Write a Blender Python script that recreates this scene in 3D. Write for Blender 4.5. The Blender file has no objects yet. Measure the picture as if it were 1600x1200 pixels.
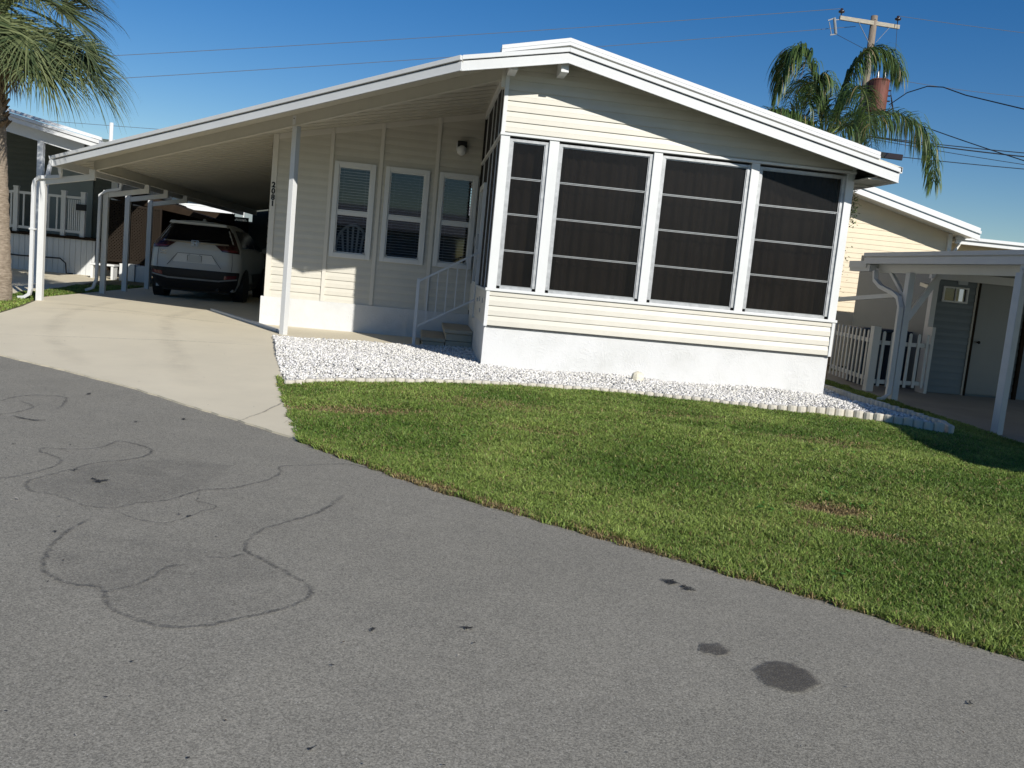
import bpy, bmesh, math, random
import numpy as np
from mathutils import Vector, Matrix
random.seed(7); rng = np.random.default_rng(7)
SC = bpy.context.scene
COL = SC.collection
PI = math.pi
R = math.radians

# ------------------------------------------------------------------ materials
def new_mat(name):
    m = bpy.data.materials.new(name); m.use_nodes = True
    nt = m.node_tree; b = nt.nodes['Principled BSDF']
    return m, nt, b
def N(nt, t, **kw):
    n = nt.nodes.new(t)
    for k, v in kw.items():
        if hasattr(n, k): setattr(n, k, v)
        else: n.inputs[k].default_value = v
    return n
def mix_rgb(nt, fac, a, b, mode='MIX'):
    n = nt.nodes.new('ShaderNodeMix'); n.data_type = 'RGBA'; n.blend_type = mode
    for sock, v in ((n.inputs[0], fac), (n.inputs[6], a), (n.inputs[7], b)):
        if isinstance(v, bpy.types.NodeSocket): nt.links.new(v, sock)
        elif isinstance(v, (int, float)): sock.default_value = v
        else: sock.default_value = (*v, 1) if len(v) == 3 else v
    return n.outputs[2]
def noise(nt, scale, detail=4, rough=.6, coord='Object', stretch=None):
    tc = nt.nodes.new('ShaderNodeTexCoord'); src = tc.outputs[coord]
    if stretch:
        mp = nt.nodes.new('ShaderNodeMapping'); mp.inputs['Scale'].default_value = stretch
        nt.links.new(src, mp.inputs[0]); src = mp.outputs[0]
    n = nt.nodes.new('ShaderNodeTexNoise'); n.inputs['Scale'].default_value = scale
    n.inputs['Detail'].default_value = detail; n.inputs['Roughness'].default_value = rough
    nt.links.new(src, n.inputs['Vector']); return n.outputs['Fac']
def ramp(nt, src, p0, p1, c0=(0,0,0), c1=(1,1,1)):
    r = nt.nodes.new('ShaderNodeValToRGB'); e = r.color_ramp.elements
    e[0].position, e[1].position = p0, p1
    e[0].color, e[1].color = (*c0, 1), (*c1, 1)
    nt.links.new(src, r.inputs[0]); return r.outputs[0]
def bump(nt, b, src, strength, dist=.01):
    n = nt.nodes.new('ShaderNodeBump'); n.inputs['Strength'].default_value = strength
    n.inputs['Distance'].default_value = dist
    nt.links.new(src, n.inputs['Height']); nt.links.new(n.outputs[0], b.inputs['Normal'])
MATS = {}
def mat(name, col, rough=.5, var=.06, vs=3., metal=0., bmp=0., bs=60., dirt=0., stretch=None, spec=.5):
    m, nt, b = new_mat(name)
    b.inputs['Roughness'].default_value = rough; b.inputs['Metallic'].default_value = metal
    b.inputs['Specular IOR Level'].default_value = spec
    f = noise(nt, vs, 5, .65, stretch=stretch)
    lo = tuple(c*(1-var) for c in col); hi = tuple(min(1, c*(1+var)) for c in col)
    c = ramp(nt, f, .3, .7, lo, hi)
    if dirt:
        d = ramp(nt, noise(nt, vs*2.7, 8, .75), .5, .78)
        dn = nt.nodes.new('ShaderNodeMath'); dn.operation = 'MULTIPLY'; dn.inputs[1].default_value = dirt
        nt.links.new(d, dn.inputs[0])
        c = mix_rgb(nt, dn.outputs[0], c, tuple(x*.55 for x in col))
    nt.links.new(c, b.inputs['Base Color'])
    if bmp: bump(nt, b, noise(nt, bs, 6, .6), bmp)
    MATS[name] = m
    return m

mat('cream_vinyl', (.545,.522,.45), .45, .045, 1.1, dirt=.16, stretch=(1.6,1.6,.5))
mat('cream_trim', (.60,.575,.51), .45, .03, 2, dirt=.06)
mat('white_vinyl', (.62,.63,.62), .38, .03, 3, dirt=.05)
mat('white_metal', (.575,.585,.58), .38, .03, 2.5, dirt=.12)
mat('roof_white', (.60,.61,.61), .5, .04, 1.5, dirt=.18)
mat('dark_gap', (.03,.03,.03), .8)
mat('alu', (.36,.37,.375), .45, .22, 14, metal=.35, dirt=.3)
mat('alu_bright', (.29,.30,.30), .35, .08, 9, metal=.4)
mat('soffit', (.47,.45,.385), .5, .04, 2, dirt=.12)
mat('concrete', (.65,.585,.44), .85, .07, .55, bmp=.15, bs=140, dirt=.16)
mat('step_stone', (.42,.37,.28), .85, .12, 4, bmp=.2, bs=90, dirt=.15)
mat('black_plastic', (.010,.010,.011), .5, spec=.3)
mat('rubber', (.010,.010,.010), .8, .1, 30)
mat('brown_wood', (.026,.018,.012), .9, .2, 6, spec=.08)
mat('green_wall', (.075,.085,.07), .6, .08, 3)
mat('grey_panel', (.22,.26,.26), .5, .04, 2)
mat('slab_shade_dark', (.27,.25,.215), .9, .12, .9, dirt=.3)  # concrete colour darkened to deepen the shade under the right carport
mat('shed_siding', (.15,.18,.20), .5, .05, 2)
mat('pale_siding', (.47,.51,.54), .5, .05, 2)
mat('beige_siding', (.60,.51,.36), .5, .05, 2)
mat('grey_door', (.22,.23,.225), .45, .04, 2)
mat('white_gutter', (.56,.575,.585), .4, .03, 3, dirt=.1)
mat('curtain', (.048,.035,.027), .9, .12, 5)
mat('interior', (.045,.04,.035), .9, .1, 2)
mat('floor_wood', (.12,.08,.05), .7, .1, 2)
mat('blind', (.50,.52,.56), .5, .02, 4)
mat('chair_white', (.6,.6,.6), .5, .02, 4)
mat('weathered_wood', (.19,.155,.12), .85, .3, 5, stretch=(6,6,.6), bmp=.3, bs=60)
mat('crossarm_wood', (.33,.30,.24), .85, .25, 5, stretch=(1,6,6))
mat('rust', (.13,.040,.026), .7, .3, 3, dirt=.3)
mat('porcelain', (.035,.025,.025), .2)
mat('grey_metal', (.20,.21,.215), .6, .2, 5)
mat('wire_black', (.015,.015,.018), .6)
mat('wire_grey', (.10,.11,.13), .5)
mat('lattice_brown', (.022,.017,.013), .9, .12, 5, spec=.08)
mat('blue_tarp', (.015,.03,.06), .5, .2, 4)
mat('rock', (.62,.58,.46), .85, .15, 9, bmp=.4, bs=30)
mat('edging', (.52,.485,.41), .7, .07, 5, bmp=.1, bs=60, dirt=.25)
mat('far_house', (.70,.72,.72), .6, .05, 1)
mat('far_roof', (.30,.30,.30), .7, .05, 1)
mat('palm_boot', (.16,.11,.065), .9, .35, 12, bmp=.6, bs=30)
mat('petiole', (.14,.17,.05), .6, .15, 6)
mat('car_white', (.42,.43,.43), .22, .01, 2)
mat('car_dark_glass', (.004,.004,.005), .12, spec=.18)
mat('chrome', (.75,.76,.78), .12, .02, 3, metal=1)
mat('tail_red', (.10,.008,.012), .12, .05, 8)
mat('tail_dark', (.03,.006,.008), .12, .05, 8)
mat('mirror_glass', (.3,.3,.32), .05, metal=1)
mat('shrub', (.05,.08,.025), .7, .3, 4)
mat('soil', (.10,.075,.045), .95, .25, 4, bmp=.4, bs=50)
mat('dark_screen', (.012,.011,.010), .55, .1, 5)
mat('meter_grey', (.35,.36,.36), .5, .05, 5)

# stucco: trowelled swirls
m, nt, b = new_mat('stucco'); MATS['stucco'] = m
b.inputs['Base Color'].default_value = (.80,.80,.785,1); b.inputs['Roughness'].default_value = .8
tc = N(nt,'ShaderNodeTexCoord'); nz = N(nt,'ShaderNodeTexNoise'); nz.inputs['Scale'].default_value = 7; nz.inputs['Detail'].default_value=5; nz.inputs['Distortion'].default_value=2.2
nt.links.new(tc.outputs['Object'], nz.inputs['Vector'])
a_=N(nt,'ShaderNodeMath'); a_.operation='SUBTRACT'; nt.links.new(nz.outputs['Fac'],a_.inputs[0]); a_.inputs[1].default_value=.5
b_=N(nt,'ShaderNodeMath'); b_.operation='ABSOLUTE'; nt.links.new(a_.outputs[0],b_.inputs[0])
r1=ramp(nt,b_.outputs[0],0,.05,(1,1,1),(0,0,0))
r2=ramp(nt,noise(nt,2.3,3,.6),.42,.62)
m_=N(nt,'ShaderNodeMath'); m_.operation='MULTIPLY'; nt.links.new(r1,m_.inputs[0]); nt.links.new(r2,m_.inputs[1])
f2 = noise(nt, 40, 6, .7)
ad = N(nt,'ShaderNodeMath'); ad.operation='MULTIPLY_ADD'; nt.links.new(f2, ad.inputs[0]); ad.inputs[1].default_value=.8; nt.links.new(m_.outputs[0], ad.inputs[2])
bump(nt, b, ad.outputs[0], .38, .008)
nt.links.new(mix_rgb(nt, ramp(nt, noise(nt,1.6,6,.7), .45,.75), (.60,.605,.60), (.52,.525,.51)), b.inputs['Base Color'])

# asphalt
m, nt, b = new_mat('asphalt'); MATS['asphalt'] = m
b.inputs['Roughness'].default_value = .9; b.inputs['Specular IOR Level'].default_value=.3
base = ramp(nt, noise(nt, .35, 5, .6), .3, .7, (.220,.208,.174), (.260,.246,.207))
g1 = ramp(nt, noise(nt, 150, 3, .8), .34, .66, (.42,.42,.42), (1.55,1.55,1.55))
tc = N(nt,'ShaderNodeTexCoord'); vo = N(nt,'ShaderNodeTexVoronoi'); vo.inputs['Scale'].default_value = 95
nt.links.new(tc.outputs['Object'], vo.inputs['Vector'])
sp = ramp(nt, vo.outputs['Distance'], .08, .2, (1,1,1), (0,0,0))
sel = ramp(nt, vo.outputs['Color'], .80, .86)
mm = N(nt,'ShaderNodeMath'); mm.operation='MULTIPLY'; nt.links.new(sp, mm.inputs[0]); nt.links.new(sel, mm.inputs[1])
c = mix_rgb(nt, 1., base, g1, 'MULTIPLY')
g2 = ramp(nt, noise(nt, 38, 4, .7), .35, .65, (.94,.94,.94), (1.06,1.06,1.06))
c = mix_rgb(nt, 1., c, g2, 'MULTIPLY')
g3 = ramp(nt, noise(nt, 3.5, 5, .65), .35, .70, (.94,.94,.94), (1.05,1.048,1.04))
c = mix_rgb(nt, 1., c, g3, 'MULTIPLY')
c = mix_rgb(nt, mm.outputs[0], c, (.62,.61,.58))
nt.links.new(c, b.inputs['Base Color'])
bump(nt, b, noise(nt, 110, 4, .7), .55, .004)

def soft_mark(name, col, amax, edge=True, rough=.8, nsc=30.):
    """ribbon or patch with soft sides: u across in UV.x (0..1..0), alpha fades to the sides"""
    m, nt, b = new_mat(name); MATS[name] = m
    b.inputs['Base Color'].default_value = (*col,1); b.inputs['Roughness'].default_value = rough
    a = N(nt,'ShaderNodeAttribute'); a.attribute_name = 'soft'
    nz = ramp(nt, noise(nt, nsc, 5, .7), .32, .62)
    k = N(nt,'ShaderNodeMath'); k.operation='MULTIPLY'; nt.links.new(a.outputs['Fac'], k.inputs[0]); nt.links.new(nz, k.inputs[1])
    k2 = N(nt,'ShaderNodeMath'); k2.operation='MULTIPLY'; nt.links.new(k.outputs[0], k2.inputs[0]); k2.inputs[1].default_value = amax
    k3=N(nt,'ShaderNodeMath'); k3.operation='MULTIPLY'; nt.links.new(k2.outputs[0],k3.inputs[0]); nt.links.new(ramp(nt, noise(nt, 1.7, 4, .7), .30, .62, (.62,.62,.62), (1,1,1)),k3.inputs[1]); k2=k3
    nt.links.new(k2.outputs[0], b.inputs['Alpha'])
    return m
soft_mark('crack_mark', (.075,.072,.066), .62)
soft_mark('damp_fill', (.10,.095,.09), .22, nsc=5)
soft_mark('oil_spot', (.012,.012,.012), 1.6, nsc=80)
soft_mark('wet_spot', (.068,.060,.052), 1.1, nsc=220)
soft_mark('joint_mark', (.20,.18,.15), .8)
soft_mark('tyre_dirt', (.40,.36,.30), .16, nsc=2.5)

# gravel / grass / leaves: per-element tint stored in the colour attribute 'tint'
def tint_mat(name, rough=.6, trans=0., spec=.3, bmp=0):
    m, nt, b = new_mat(name); MATS[name] = m
    a = N(nt,'ShaderNodeAttribute'); a.attribute_name='tint'
    nt.links.new(a.outputs['Color'], b.inputs['Base Color'])
    b.inputs['Roughness'].default_value = rough; b.inputs['Specular IOR Level'].default_value = spec
    if bmp: bump(nt, b, noise(nt, 120, 4, .6), bmp, .004)
    if trans:
        tr = N(nt,'ShaderNodeBsdfTranslucent'); nt.links.new(a.outputs['Color'], tr.inputs[0])
        ms = N(nt,'ShaderNodeMixShader'); ms.inputs[0].default_value = trans
        nt.links.new(b.outputs[0], ms.inputs[1]); nt.links.new(tr.outputs[0], ms.inputs[2])
        nt.links.new(ms.outputs[0], nt.nodes['Material Output'].inputs[0])
    return m
tint_mat('grass_blade', .5, .3); tint_mat('stone', .75, bmp=.3); tint_mat('frond', .45, .25, .4)

# lawn soil with thatch
m, nt, b = new_mat('lawn_soil'); MATS['lawn_soil'] = m
b.inputs['Roughness'].default_value=.95
c = mix_rgb(nt, ramp(nt, noise(nt, 9, 6, .7), .42,.62), (.07,.085,.028), (.19,.155,.10))
c = mix_rgb(nt, 1., c, ramp(nt, noise(nt, 130, 3, .8), .3,.7,(.5,.5,.5),(1.4,1.4,1.4)), 'MULTIPLY')
nt.links.new(c, b.inputs['Base Color']); bump(nt, b, noise(nt, 80,5,.7), .6, .02)
m, nt, b = new_mat('far_ground'); MATS['far_ground'] = m
b.inputs['Roughness'].default_value=.95
nt.links.new(mix_rgb(nt, ramp(nt, noise(nt, .6, 8, .7), .4,.6), (.06,.085,.025), (.10,.10,.045)), b.inputs['Base Color'])
m, nt, b = new_mat('gravel_base'); MATS['gravel_base'] = m
b.inputs['Roughness'].default_value=.95
vo = N(nt,'ShaderNodeTexVoronoi'); vo.inputs['Scale'].default_value = 45; tc=N(nt,'ShaderNodeTexCoord'); nt.links.new(tc.outputs['Object'], vo.inputs['Vector'])
nt.links.new(ramp(nt, vo.outputs['Distance'], .1,.6,(.62,.61,.58),(.2,.19,.17)), b.inputs['Base Color'])

# window glass: clear with a real mirror-like skin; screens: dark woven mesh one sees a little through
def glass_mat(name, tintc, clear, refl_rough=.03, refl=1.0):
    m, nt, b = new_mat(name); MATS[name] = m
    nt.nodes.remove(b)
    t = N(nt,'ShaderNodeBsdfTransparent'); t.inputs[0].default_value=(*[c*clear for c in tintc],1)
    gl = N(nt,'ShaderNodeBsdfGlossy'); gl.inputs['Roughness'].default_value = refl_rough; gl.inputs['Color'].default_value=(refl,refl,refl,1)
    fr = N(nt,'ShaderNodeFresnel'); fr.inputs[0].default_value = 1.56
    ms = N(nt,'ShaderNodeMixShader'); nt.links.new(fr.outputs[0], ms.inputs[0]); nt.links.new(t.outputs[0], ms.inputs[1]); nt.links.new(gl.outputs[0], ms.inputs[2])
    nt.links.new(ms.outputs[0], nt.nodes['Material Output'].inputs[0])
    return m
glass_mat('window_glass', (1,1,1), .75)
def screen_mat(name, clear, col, rough=.45):
    m, nt, b = new_mat(name); MATS[name] = m
    b.inputs['Roughness'].default_value = rough
    f = ramp(nt, noise(nt, 2.2, 6, .7, stretch=(1,1,.5)), .35,.75, tuple(c*.7 for c in col), tuple(c*1.7 for c in col))
    nt.links.new(f, b.inputs['Base Color'])
    t = N(nt,'ShaderNodeBsdfTransparent'); t.inputs[0].default_value=(.9,.88,.84,1)
    ms = N(nt,'ShaderNodeMixShader'); ms.inputs[0].default_value = 1-clear
    nt.links.new(t.outputs[0], ms.inputs[1]); nt.links.new(b.outputs[0], ms.inputs[2]); nt.links.new(ms.outputs[0], nt.nodes['Material Output'].inputs[0])
screen_mat('smoke_vinyl', .30, (.006,.0055,.0052), .28)
MATS['smoke_vinyl'].node_tree.nodes['Principled BSDF'].inputs['Specular IOR Level'].default_value=.22
screen_mat('side_screen', .12, (.004,.004,.004), .8)

# ------------------------------------------------------------------ mesh builder
ORG = {}
class MB:
    def __init__(s): s.v=[]; s.f=[]; s.mi=[]; s.cur=0
    def add(s, vs, fs, mi=None):
        o=len(s.v); s.v += [tuple(p) for p in vs]; s.f += [tuple(i+o for i in f) for f in fs]; s.mi += [s.cur if mi is None else mi]*len(fs); return s
    def box(s,x0,x1,y0,y1,z0,z1,mi=None):
        return s.add([(x0,y0,z0),(x1,y0,z0),(x1,y1,z0),(x0,y1,z0),(x0,y0,z1),(x1,y0,z1),(x1,y1,z1),(x0,y1,z1)],
            [(0,3,2,1),(4,5,6,7),(0,1,5,4),(1,2,6,5),(2,3,7,6),(3,0,4,7)],mi)
    def bar(s,p,q,w,h,up=(0,0,1),mi=None,w2=None,h2=None):
        p=Vector(p);q=Vector(q);d=(q-p).normalized();u=Vector(up);r=d.cross(u)
        if r.length<1e-4: r=d.cross(Vector((0,1,0)))
        r.normalize();u=r.cross(d).normalized(); w2=w if w2 is None else w2; h2=h if h2 is None else h2
        vs=[]
        for c,ww,hh in((p,w,h),(q,w2,h2)):
            for a,b in((-1,-1),(1,-1),(1,1),(-1,1)): vs.append(c+r*a*ww/2+u*b*hh/2)
        return s.add(vs,[(0,1,2,3),(7,6,5,4),(0,4,5,1),(1,5,6,2),(2,6,7,3),(3,7,4,0)],mi)
    def tube(s,pts,r,n=8,mi=None,cap=True):
        pts=[Vector(p) for p in pts]; rs=r if isinstance(r,(list,tuple)) else [r]*len(pts)
        vs=[];fs=[]; prev=None
        for i,p in enumerate(pts):
            d=(pts[min(i+1,len(pts)-1)]-pts[max(i-1,0)]).normalized()
            a=prev if prev is not None else (Vector((0,0,1)) if abs(d.z)<.9 else Vector((1,0,0)))
            a=(a-d*a.dot(d)).normalized(); prev=a; b=d.cross(a)
            for k in range(n):
                t=2*PI*k/n; vs.append(p+(a*math.cos(t)+b*math.sin(t))*rs[i])
        for i in range(len(pts)-1):
            for k in range(n):
                k2=(k+1)%n; fs.append((i*n+k,i*n+k2,(i+1)*n+k2,(i+1)*n+k))
        if cap: fs.append(tuple(range(n-1,-1,-1))); fs.append(tuple((len(pts)-1)*n+k for k in range(n)))
        return s.add(vs,fs,mi)
    def rtube(s,pts,w,d,mi=None,side=(0,1,0)):   # rectangular pipe bent along pts, side = width axis
        pts=[Vector(p) for p in pts]; sd=Vector(side).normalized(); vs=[];fs=[]
        for i,p in enumerate(pts):
            t=(pts[min(i+1,len(pts)-1)]-pts[max(i-1,0)]).normalized(); o=sd.cross(t).normalized()
            for a,b in((-1,-1),(1,-1),(1,1),(-1,1)): vs.append(p+sd*a*w/2+o*b*d/2)
        for i in range(len(pts)-1):
            for k in range(4): fs.append((i*4+k,i*4+(k+1)%4,(i+1)*4+(k+1)%4,(i+1)*4+k))
        fs.append((3,2,1,0)); fs.append(tuple((len(pts)-1)*4+k for k in range(4)))
        return s.add(vs,fs,mi)
    def prism(s,poly,fn0,fn1,mi=None):   # poly of 2d pts mapped by two functions to the two end faces
        n=len(poly); vs=[fn0(*p) for p in poly]+[fn1(*p) for p in poly]
        fs=[tuple(range(n-1,-1,-1)),tuple(range(n,2*n))]+[(i,(i+1)%n,n+(i+1)%n,n+i) for i in range(n)]
        return s.add(vs,fs,mi)
    def ell(s,c,rx,ry,rz,n=12,m=7,mi=None,jit=0):
        vs=[];fs=[]
        for j in range(m+1):
            ph=-PI/2+PI*j/m
            for i in range(n):
                t=2*PI*i/n; k=1+random.uniform(-jit,jit)
                vs.append((c[0]+rx*k*math.cos(ph)*math.cos(t),c[1]+ry*k*math.cos(ph)*math.sin(t),c[2]+rz*k*math.sin(ph)))
        for j in range(m):
            for i in range(n): fs.append((j*n+i,j*n+(i+1)%n,(j+1)*n+(i+1)%n,(j+1)*n+i))
        return s.add(vs,fs,mi)
    def build(s,name,mats,parent=None,smooth=False,bevel=0,recalc=True):
        o0=Vector(ORG.get(parent.name,(0,0,0))) if parent else Vector((0,0,0))
        me=bpy.data.meshes.new(name); me.from_pydata([tuple(Vector(p)-o0) for p in s.v],[],s.f)
        for m in (mats if isinstance(mats,(list,tuple)) else [mats]): me.materials.append(MATS[m])
        me.polygons.foreach_set('material_index', s.mi)
        if recalc:
            bm=bmesh.new(); bm.from_mesh(me); bmesh.ops.remove_doubles(bm,verts=bm.verts,dist=1e-5) if smooth else None
            bmesh.ops.recalc_face_normals(bm,faces=bm.faces); bm.to_mesh(me); bm.free()
        if smooth: me.polygons.foreach_set('use_smooth',[True]*len(me.polygons))
        o=bpy.data.objects.new(name,me); COL.objects.link(o)
        if parent: o.parent=parent; ORG[o.name]=tuple(o0)
        if bevel:
            b=o.modifiers.new('bevel','BEVEL'); b.width=bevel; b.segments=2; b.limit_method='ANGLE'; b.angle_limit=R(40)
        return o
def thing(name,label,cat,loc=(0,0,0),group=None):
    o=bpy.data.objects.new(name,None); COL.objects.link(o); o.location=loc; ORG[o.name]=tuple(loc)
    o['label']=label; o['category']=cat
    if group: o['group']=group
    return o
def tag(o,label,cat,group=None):
    o['label']=label; o['category']=cat
    if group: o['group']=group
    return o
def text_mesh(name,body,size,ext,off,loc,rot,parent,m):
    cu=bpy.data.curves.new(name,'FONT'); cu.body=body; cu.size=size; cu.align_x='CENTER'; cu.align_y='CENTER'; cu.extrude=ext; cu.offset=off
    t=bpy.data.objects.new(name,cu); COL.objects.link(t); bpy.context.view_layer.update(); dg=bpy.context.evaluated_depsgraph_get()
    me=bpy.data.meshes.new_from_object(t.evaluated_get(dg)); me.name=name; bpy.data.objects.remove(t); bpy.data.curves.remove(cu)
    me.materials.clear(); me.materials.append(MATS[m]); o=bpy.data.objects.new(name,me); COL.objects.link(o); o.location=loc; o.rotation_euler=rot; o.parent=parent
    return o
def kind(o,k): o['kind']=k; return o
def dup(root,loc,label,rotz=None):
    def cp(o,par):
        c=o.copy(); COL.objects.link(c); c.parent=par
        for ch in [x for x in CH.get(o.name,[])]: cp(ch,c)
        return c
    CH={}
    for x in bpy.data.objects:
        if x.parent: CH.setdefault(x.parent.name,[]).append(x)
    r=cp(root,None); r.location=loc; r['label']=label
    if rotz is not None: r.rotation_euler=(0,0,rotz)
    return r

# ------------------------------------------------------------------ ground heights
def ss(t): t=min(1,max(0,t)); return t*t*(3-2*t)
def sroad(x,y): return (x+4.36)*.70+(y+1.55)*.714
def H(x,y): return -.15*(1-ss(sroad(x,y)/3.5)) - .2*ss((x-5.6)/1.6)
def npss(t): t=np.clip(t,0,1); return t*t*(3-2*t)
def HN(x,y): return -.15*(1-npss(((x+4.36)*.70+(y+1.55)*.714)/3.5)) - .2*npss((x-5.6)/1.6)
def clip(poly,a,b,c):      # keep a*x+b*y<=c
    out=[]; n=len(poly)
    for i in range(n):
        p=poly[i];q=poly[(i+1)%n]; dp=a*p[0]+b*p[1]-c; dq=a*q[0]+b*q[1]-c
        if dp<=0: out.append(p)
        if (dp<0<dq) or (dq<0<dp):
            t=dp/(dp-dq); out.append((p[0]+(q[0]-p[0])*t,p[1]+(q[1]-p[1])*t))
    return out
def drape(poly,dz,xs=None,ys=None,hf=H,step=.5):
    x0=min(p[0] for p in poly);x1=max(p[0] for p in poly);y0=min(p[1] for p in poly);y1=max(p[1] for p in poly)
    if xs is None:
        xs=[i*step for i in range(math.floor(x0/step),math.ceil(x1/step)+1)]
        ys=[i*step for i in range(math.floor(y0/step),math.ceil(y1/step)+1)]
    V={};vs=[];fs=[]
    for i in range(len(xs)-1):
        c1=clip(clip(poly,-1,0,-xs[i]),1,0,xs[i+1])
        if len(c1)<3: continue
        for j in range(len(ys)-1):
            c=clip(clip(c1,0,-1,-ys[j]),0,1,ys[j+1])
            if len(c)<3: continue
            f=[]
            for p in c:
                k=(round(p[0],4),round(p[1],4))
                if k not in V: V[k]=len(vs); vs.append((p[0],p[1],hf(*p)+dz))
                if not f or f[-1]!=V[k]: f.append(V[k])
            if f[0]==f[-1]: f.pop()
            if len(set(f))>=3 and len(set(f))==len(f): fs.append(tuple(f))
    return vs,fs
def sheet(name,poly,dz,m,hf=H,step=.5,curb=0):
    mb=MB(); vs,fs=drape(poly,dz,hf=hf,step=step); mb.add(vs,fs)
    if curb:
        n=len(poly)
        for i in range(n):
            p=poly[i];q=poly[(i+1)%n]
            mb.add([(p[0],p[1],hf(*p)+dz),(q[0],q[1],hf(*q)+dz),(q[0],q[1],hf(*q)-curb),(p[0],p[1],hf(*p)-curb)],[(0,1,2,3)])
    o=mb.build(name,m,recalc=False)
    me=o.data
    bm=bmesh.new(); bm.from_mesh(me)
    for f in bm.faces:
        if f.normal.z<-.1: f.normal_flip()
    bm.to_mesh(me); bm.free()
    return kind(o,'structure')

def fast(name,V,F,m,tint=None,kindv='stuff',smooth=False):
    me=bpy.data.meshes.new(name); nv,nf,k=len(V),len(F),F.shape[1]
    me.vertices.add(nv); me.vertices.foreach_set('co',V.astype(np.float32).ravel())
    me.loops.add(nf*k); me.loops.foreach_set('vertex_index',F.astype(np.int32).ravel())
    me.polygons.add(nf); me.polygons.foreach_set('loop_start',np.arange(0,nf*k,k,dtype=np.int32))
    me.update(calc_edges=True); me.validate()
    if tint is not None:
        a=me.color_attributes.new('tint','FLOAT_COLOR','POINT'); c=np.ones((nv,4),np.float32); c[:,:3]=tint; a.data.foreach_set('color',c.ravel())
    me.materials.append(MATS[m])
    if smooth: me.polygons.foreach_set('use_smooth',np.ones(nf,bool))
    o=bpy.data.objects.new(name,me); COL.objects.link(o)
    if kindv: o['kind']=kindv
    return o

# lap siding: courses clipped by openings and by sloping roof lines; P(u,z,out) maps to 3D
PROF=[(0,.0235,.058,.0190),(.058,.0205,.127,.0065)]
def siding(P,u0,u1,z0,z1,halfs=(),holes=(),start=None,course=.127,prof=PROF):
    mb=MB(); k=course/.127
    z=start if start is not None else z0
    while z>z0+1e-6: z-=course
    while z<z1:
        for (a,oa,b,ob) in prof:
            za=max(z+a*k,z0); zb=min(z+b*k,z1)
            if zb-za<.002: continue
            cuts=[(u0,u1)]
            ys=sorted({za,zb,*[h for hh in holes for h in hh[2:4] if za<h<zb]})
            for zi,zj in zip(ys,ys[1:]):
                zm=(zi+zj)/2; segs=[(u0,u1)]
                for (hu0,hu1,hz0,hz1) in holes:
                    if hz0<zm<hz1:
                        ns=[]
                        for s0,s1 in segs:
                            if hu1<=s0 or hu0>=s1: ns.append((s0,s1)); continue
                            if s0<hu0: ns.append((s0,hu0))
                            if hu1<s1: ns.append((hu1,s1))
                        segs=ns
                for s0,s1 in segs:
                    poly=[(s0,zi),(s1,zi),(s1,zj),(s0,zj)]
                    for (A,B_,Cc) in halfs: poly=clip(poly,A,B_,Cc) if len(poly)>2 else poly
                    if len(poly)<3: continue
                    f=lambda zz:oa+(ob-oa)*(zz-(z+a*k))/((b-a)*k)
                    mb.add([P(u,zz,f(zz)) for u,zz in poly],[tuple(range(len(poly)))])
                    lo=[p for p in poly if abs(p[1]-zi)<1e-6]
                    if len(lo)==2 and abs(zi-(z+a*k))<1e-6:
                        prev=.0065 if a==0 else .0190
                        mb.add([P(lo[0][0],zi,oa),P(lo[1][0],zi,oa),P(lo[1][0],zi,prev),P(lo[0][0],zi,prev)],[(0,1,2,3)])
        z+=course
    return mb
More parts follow.
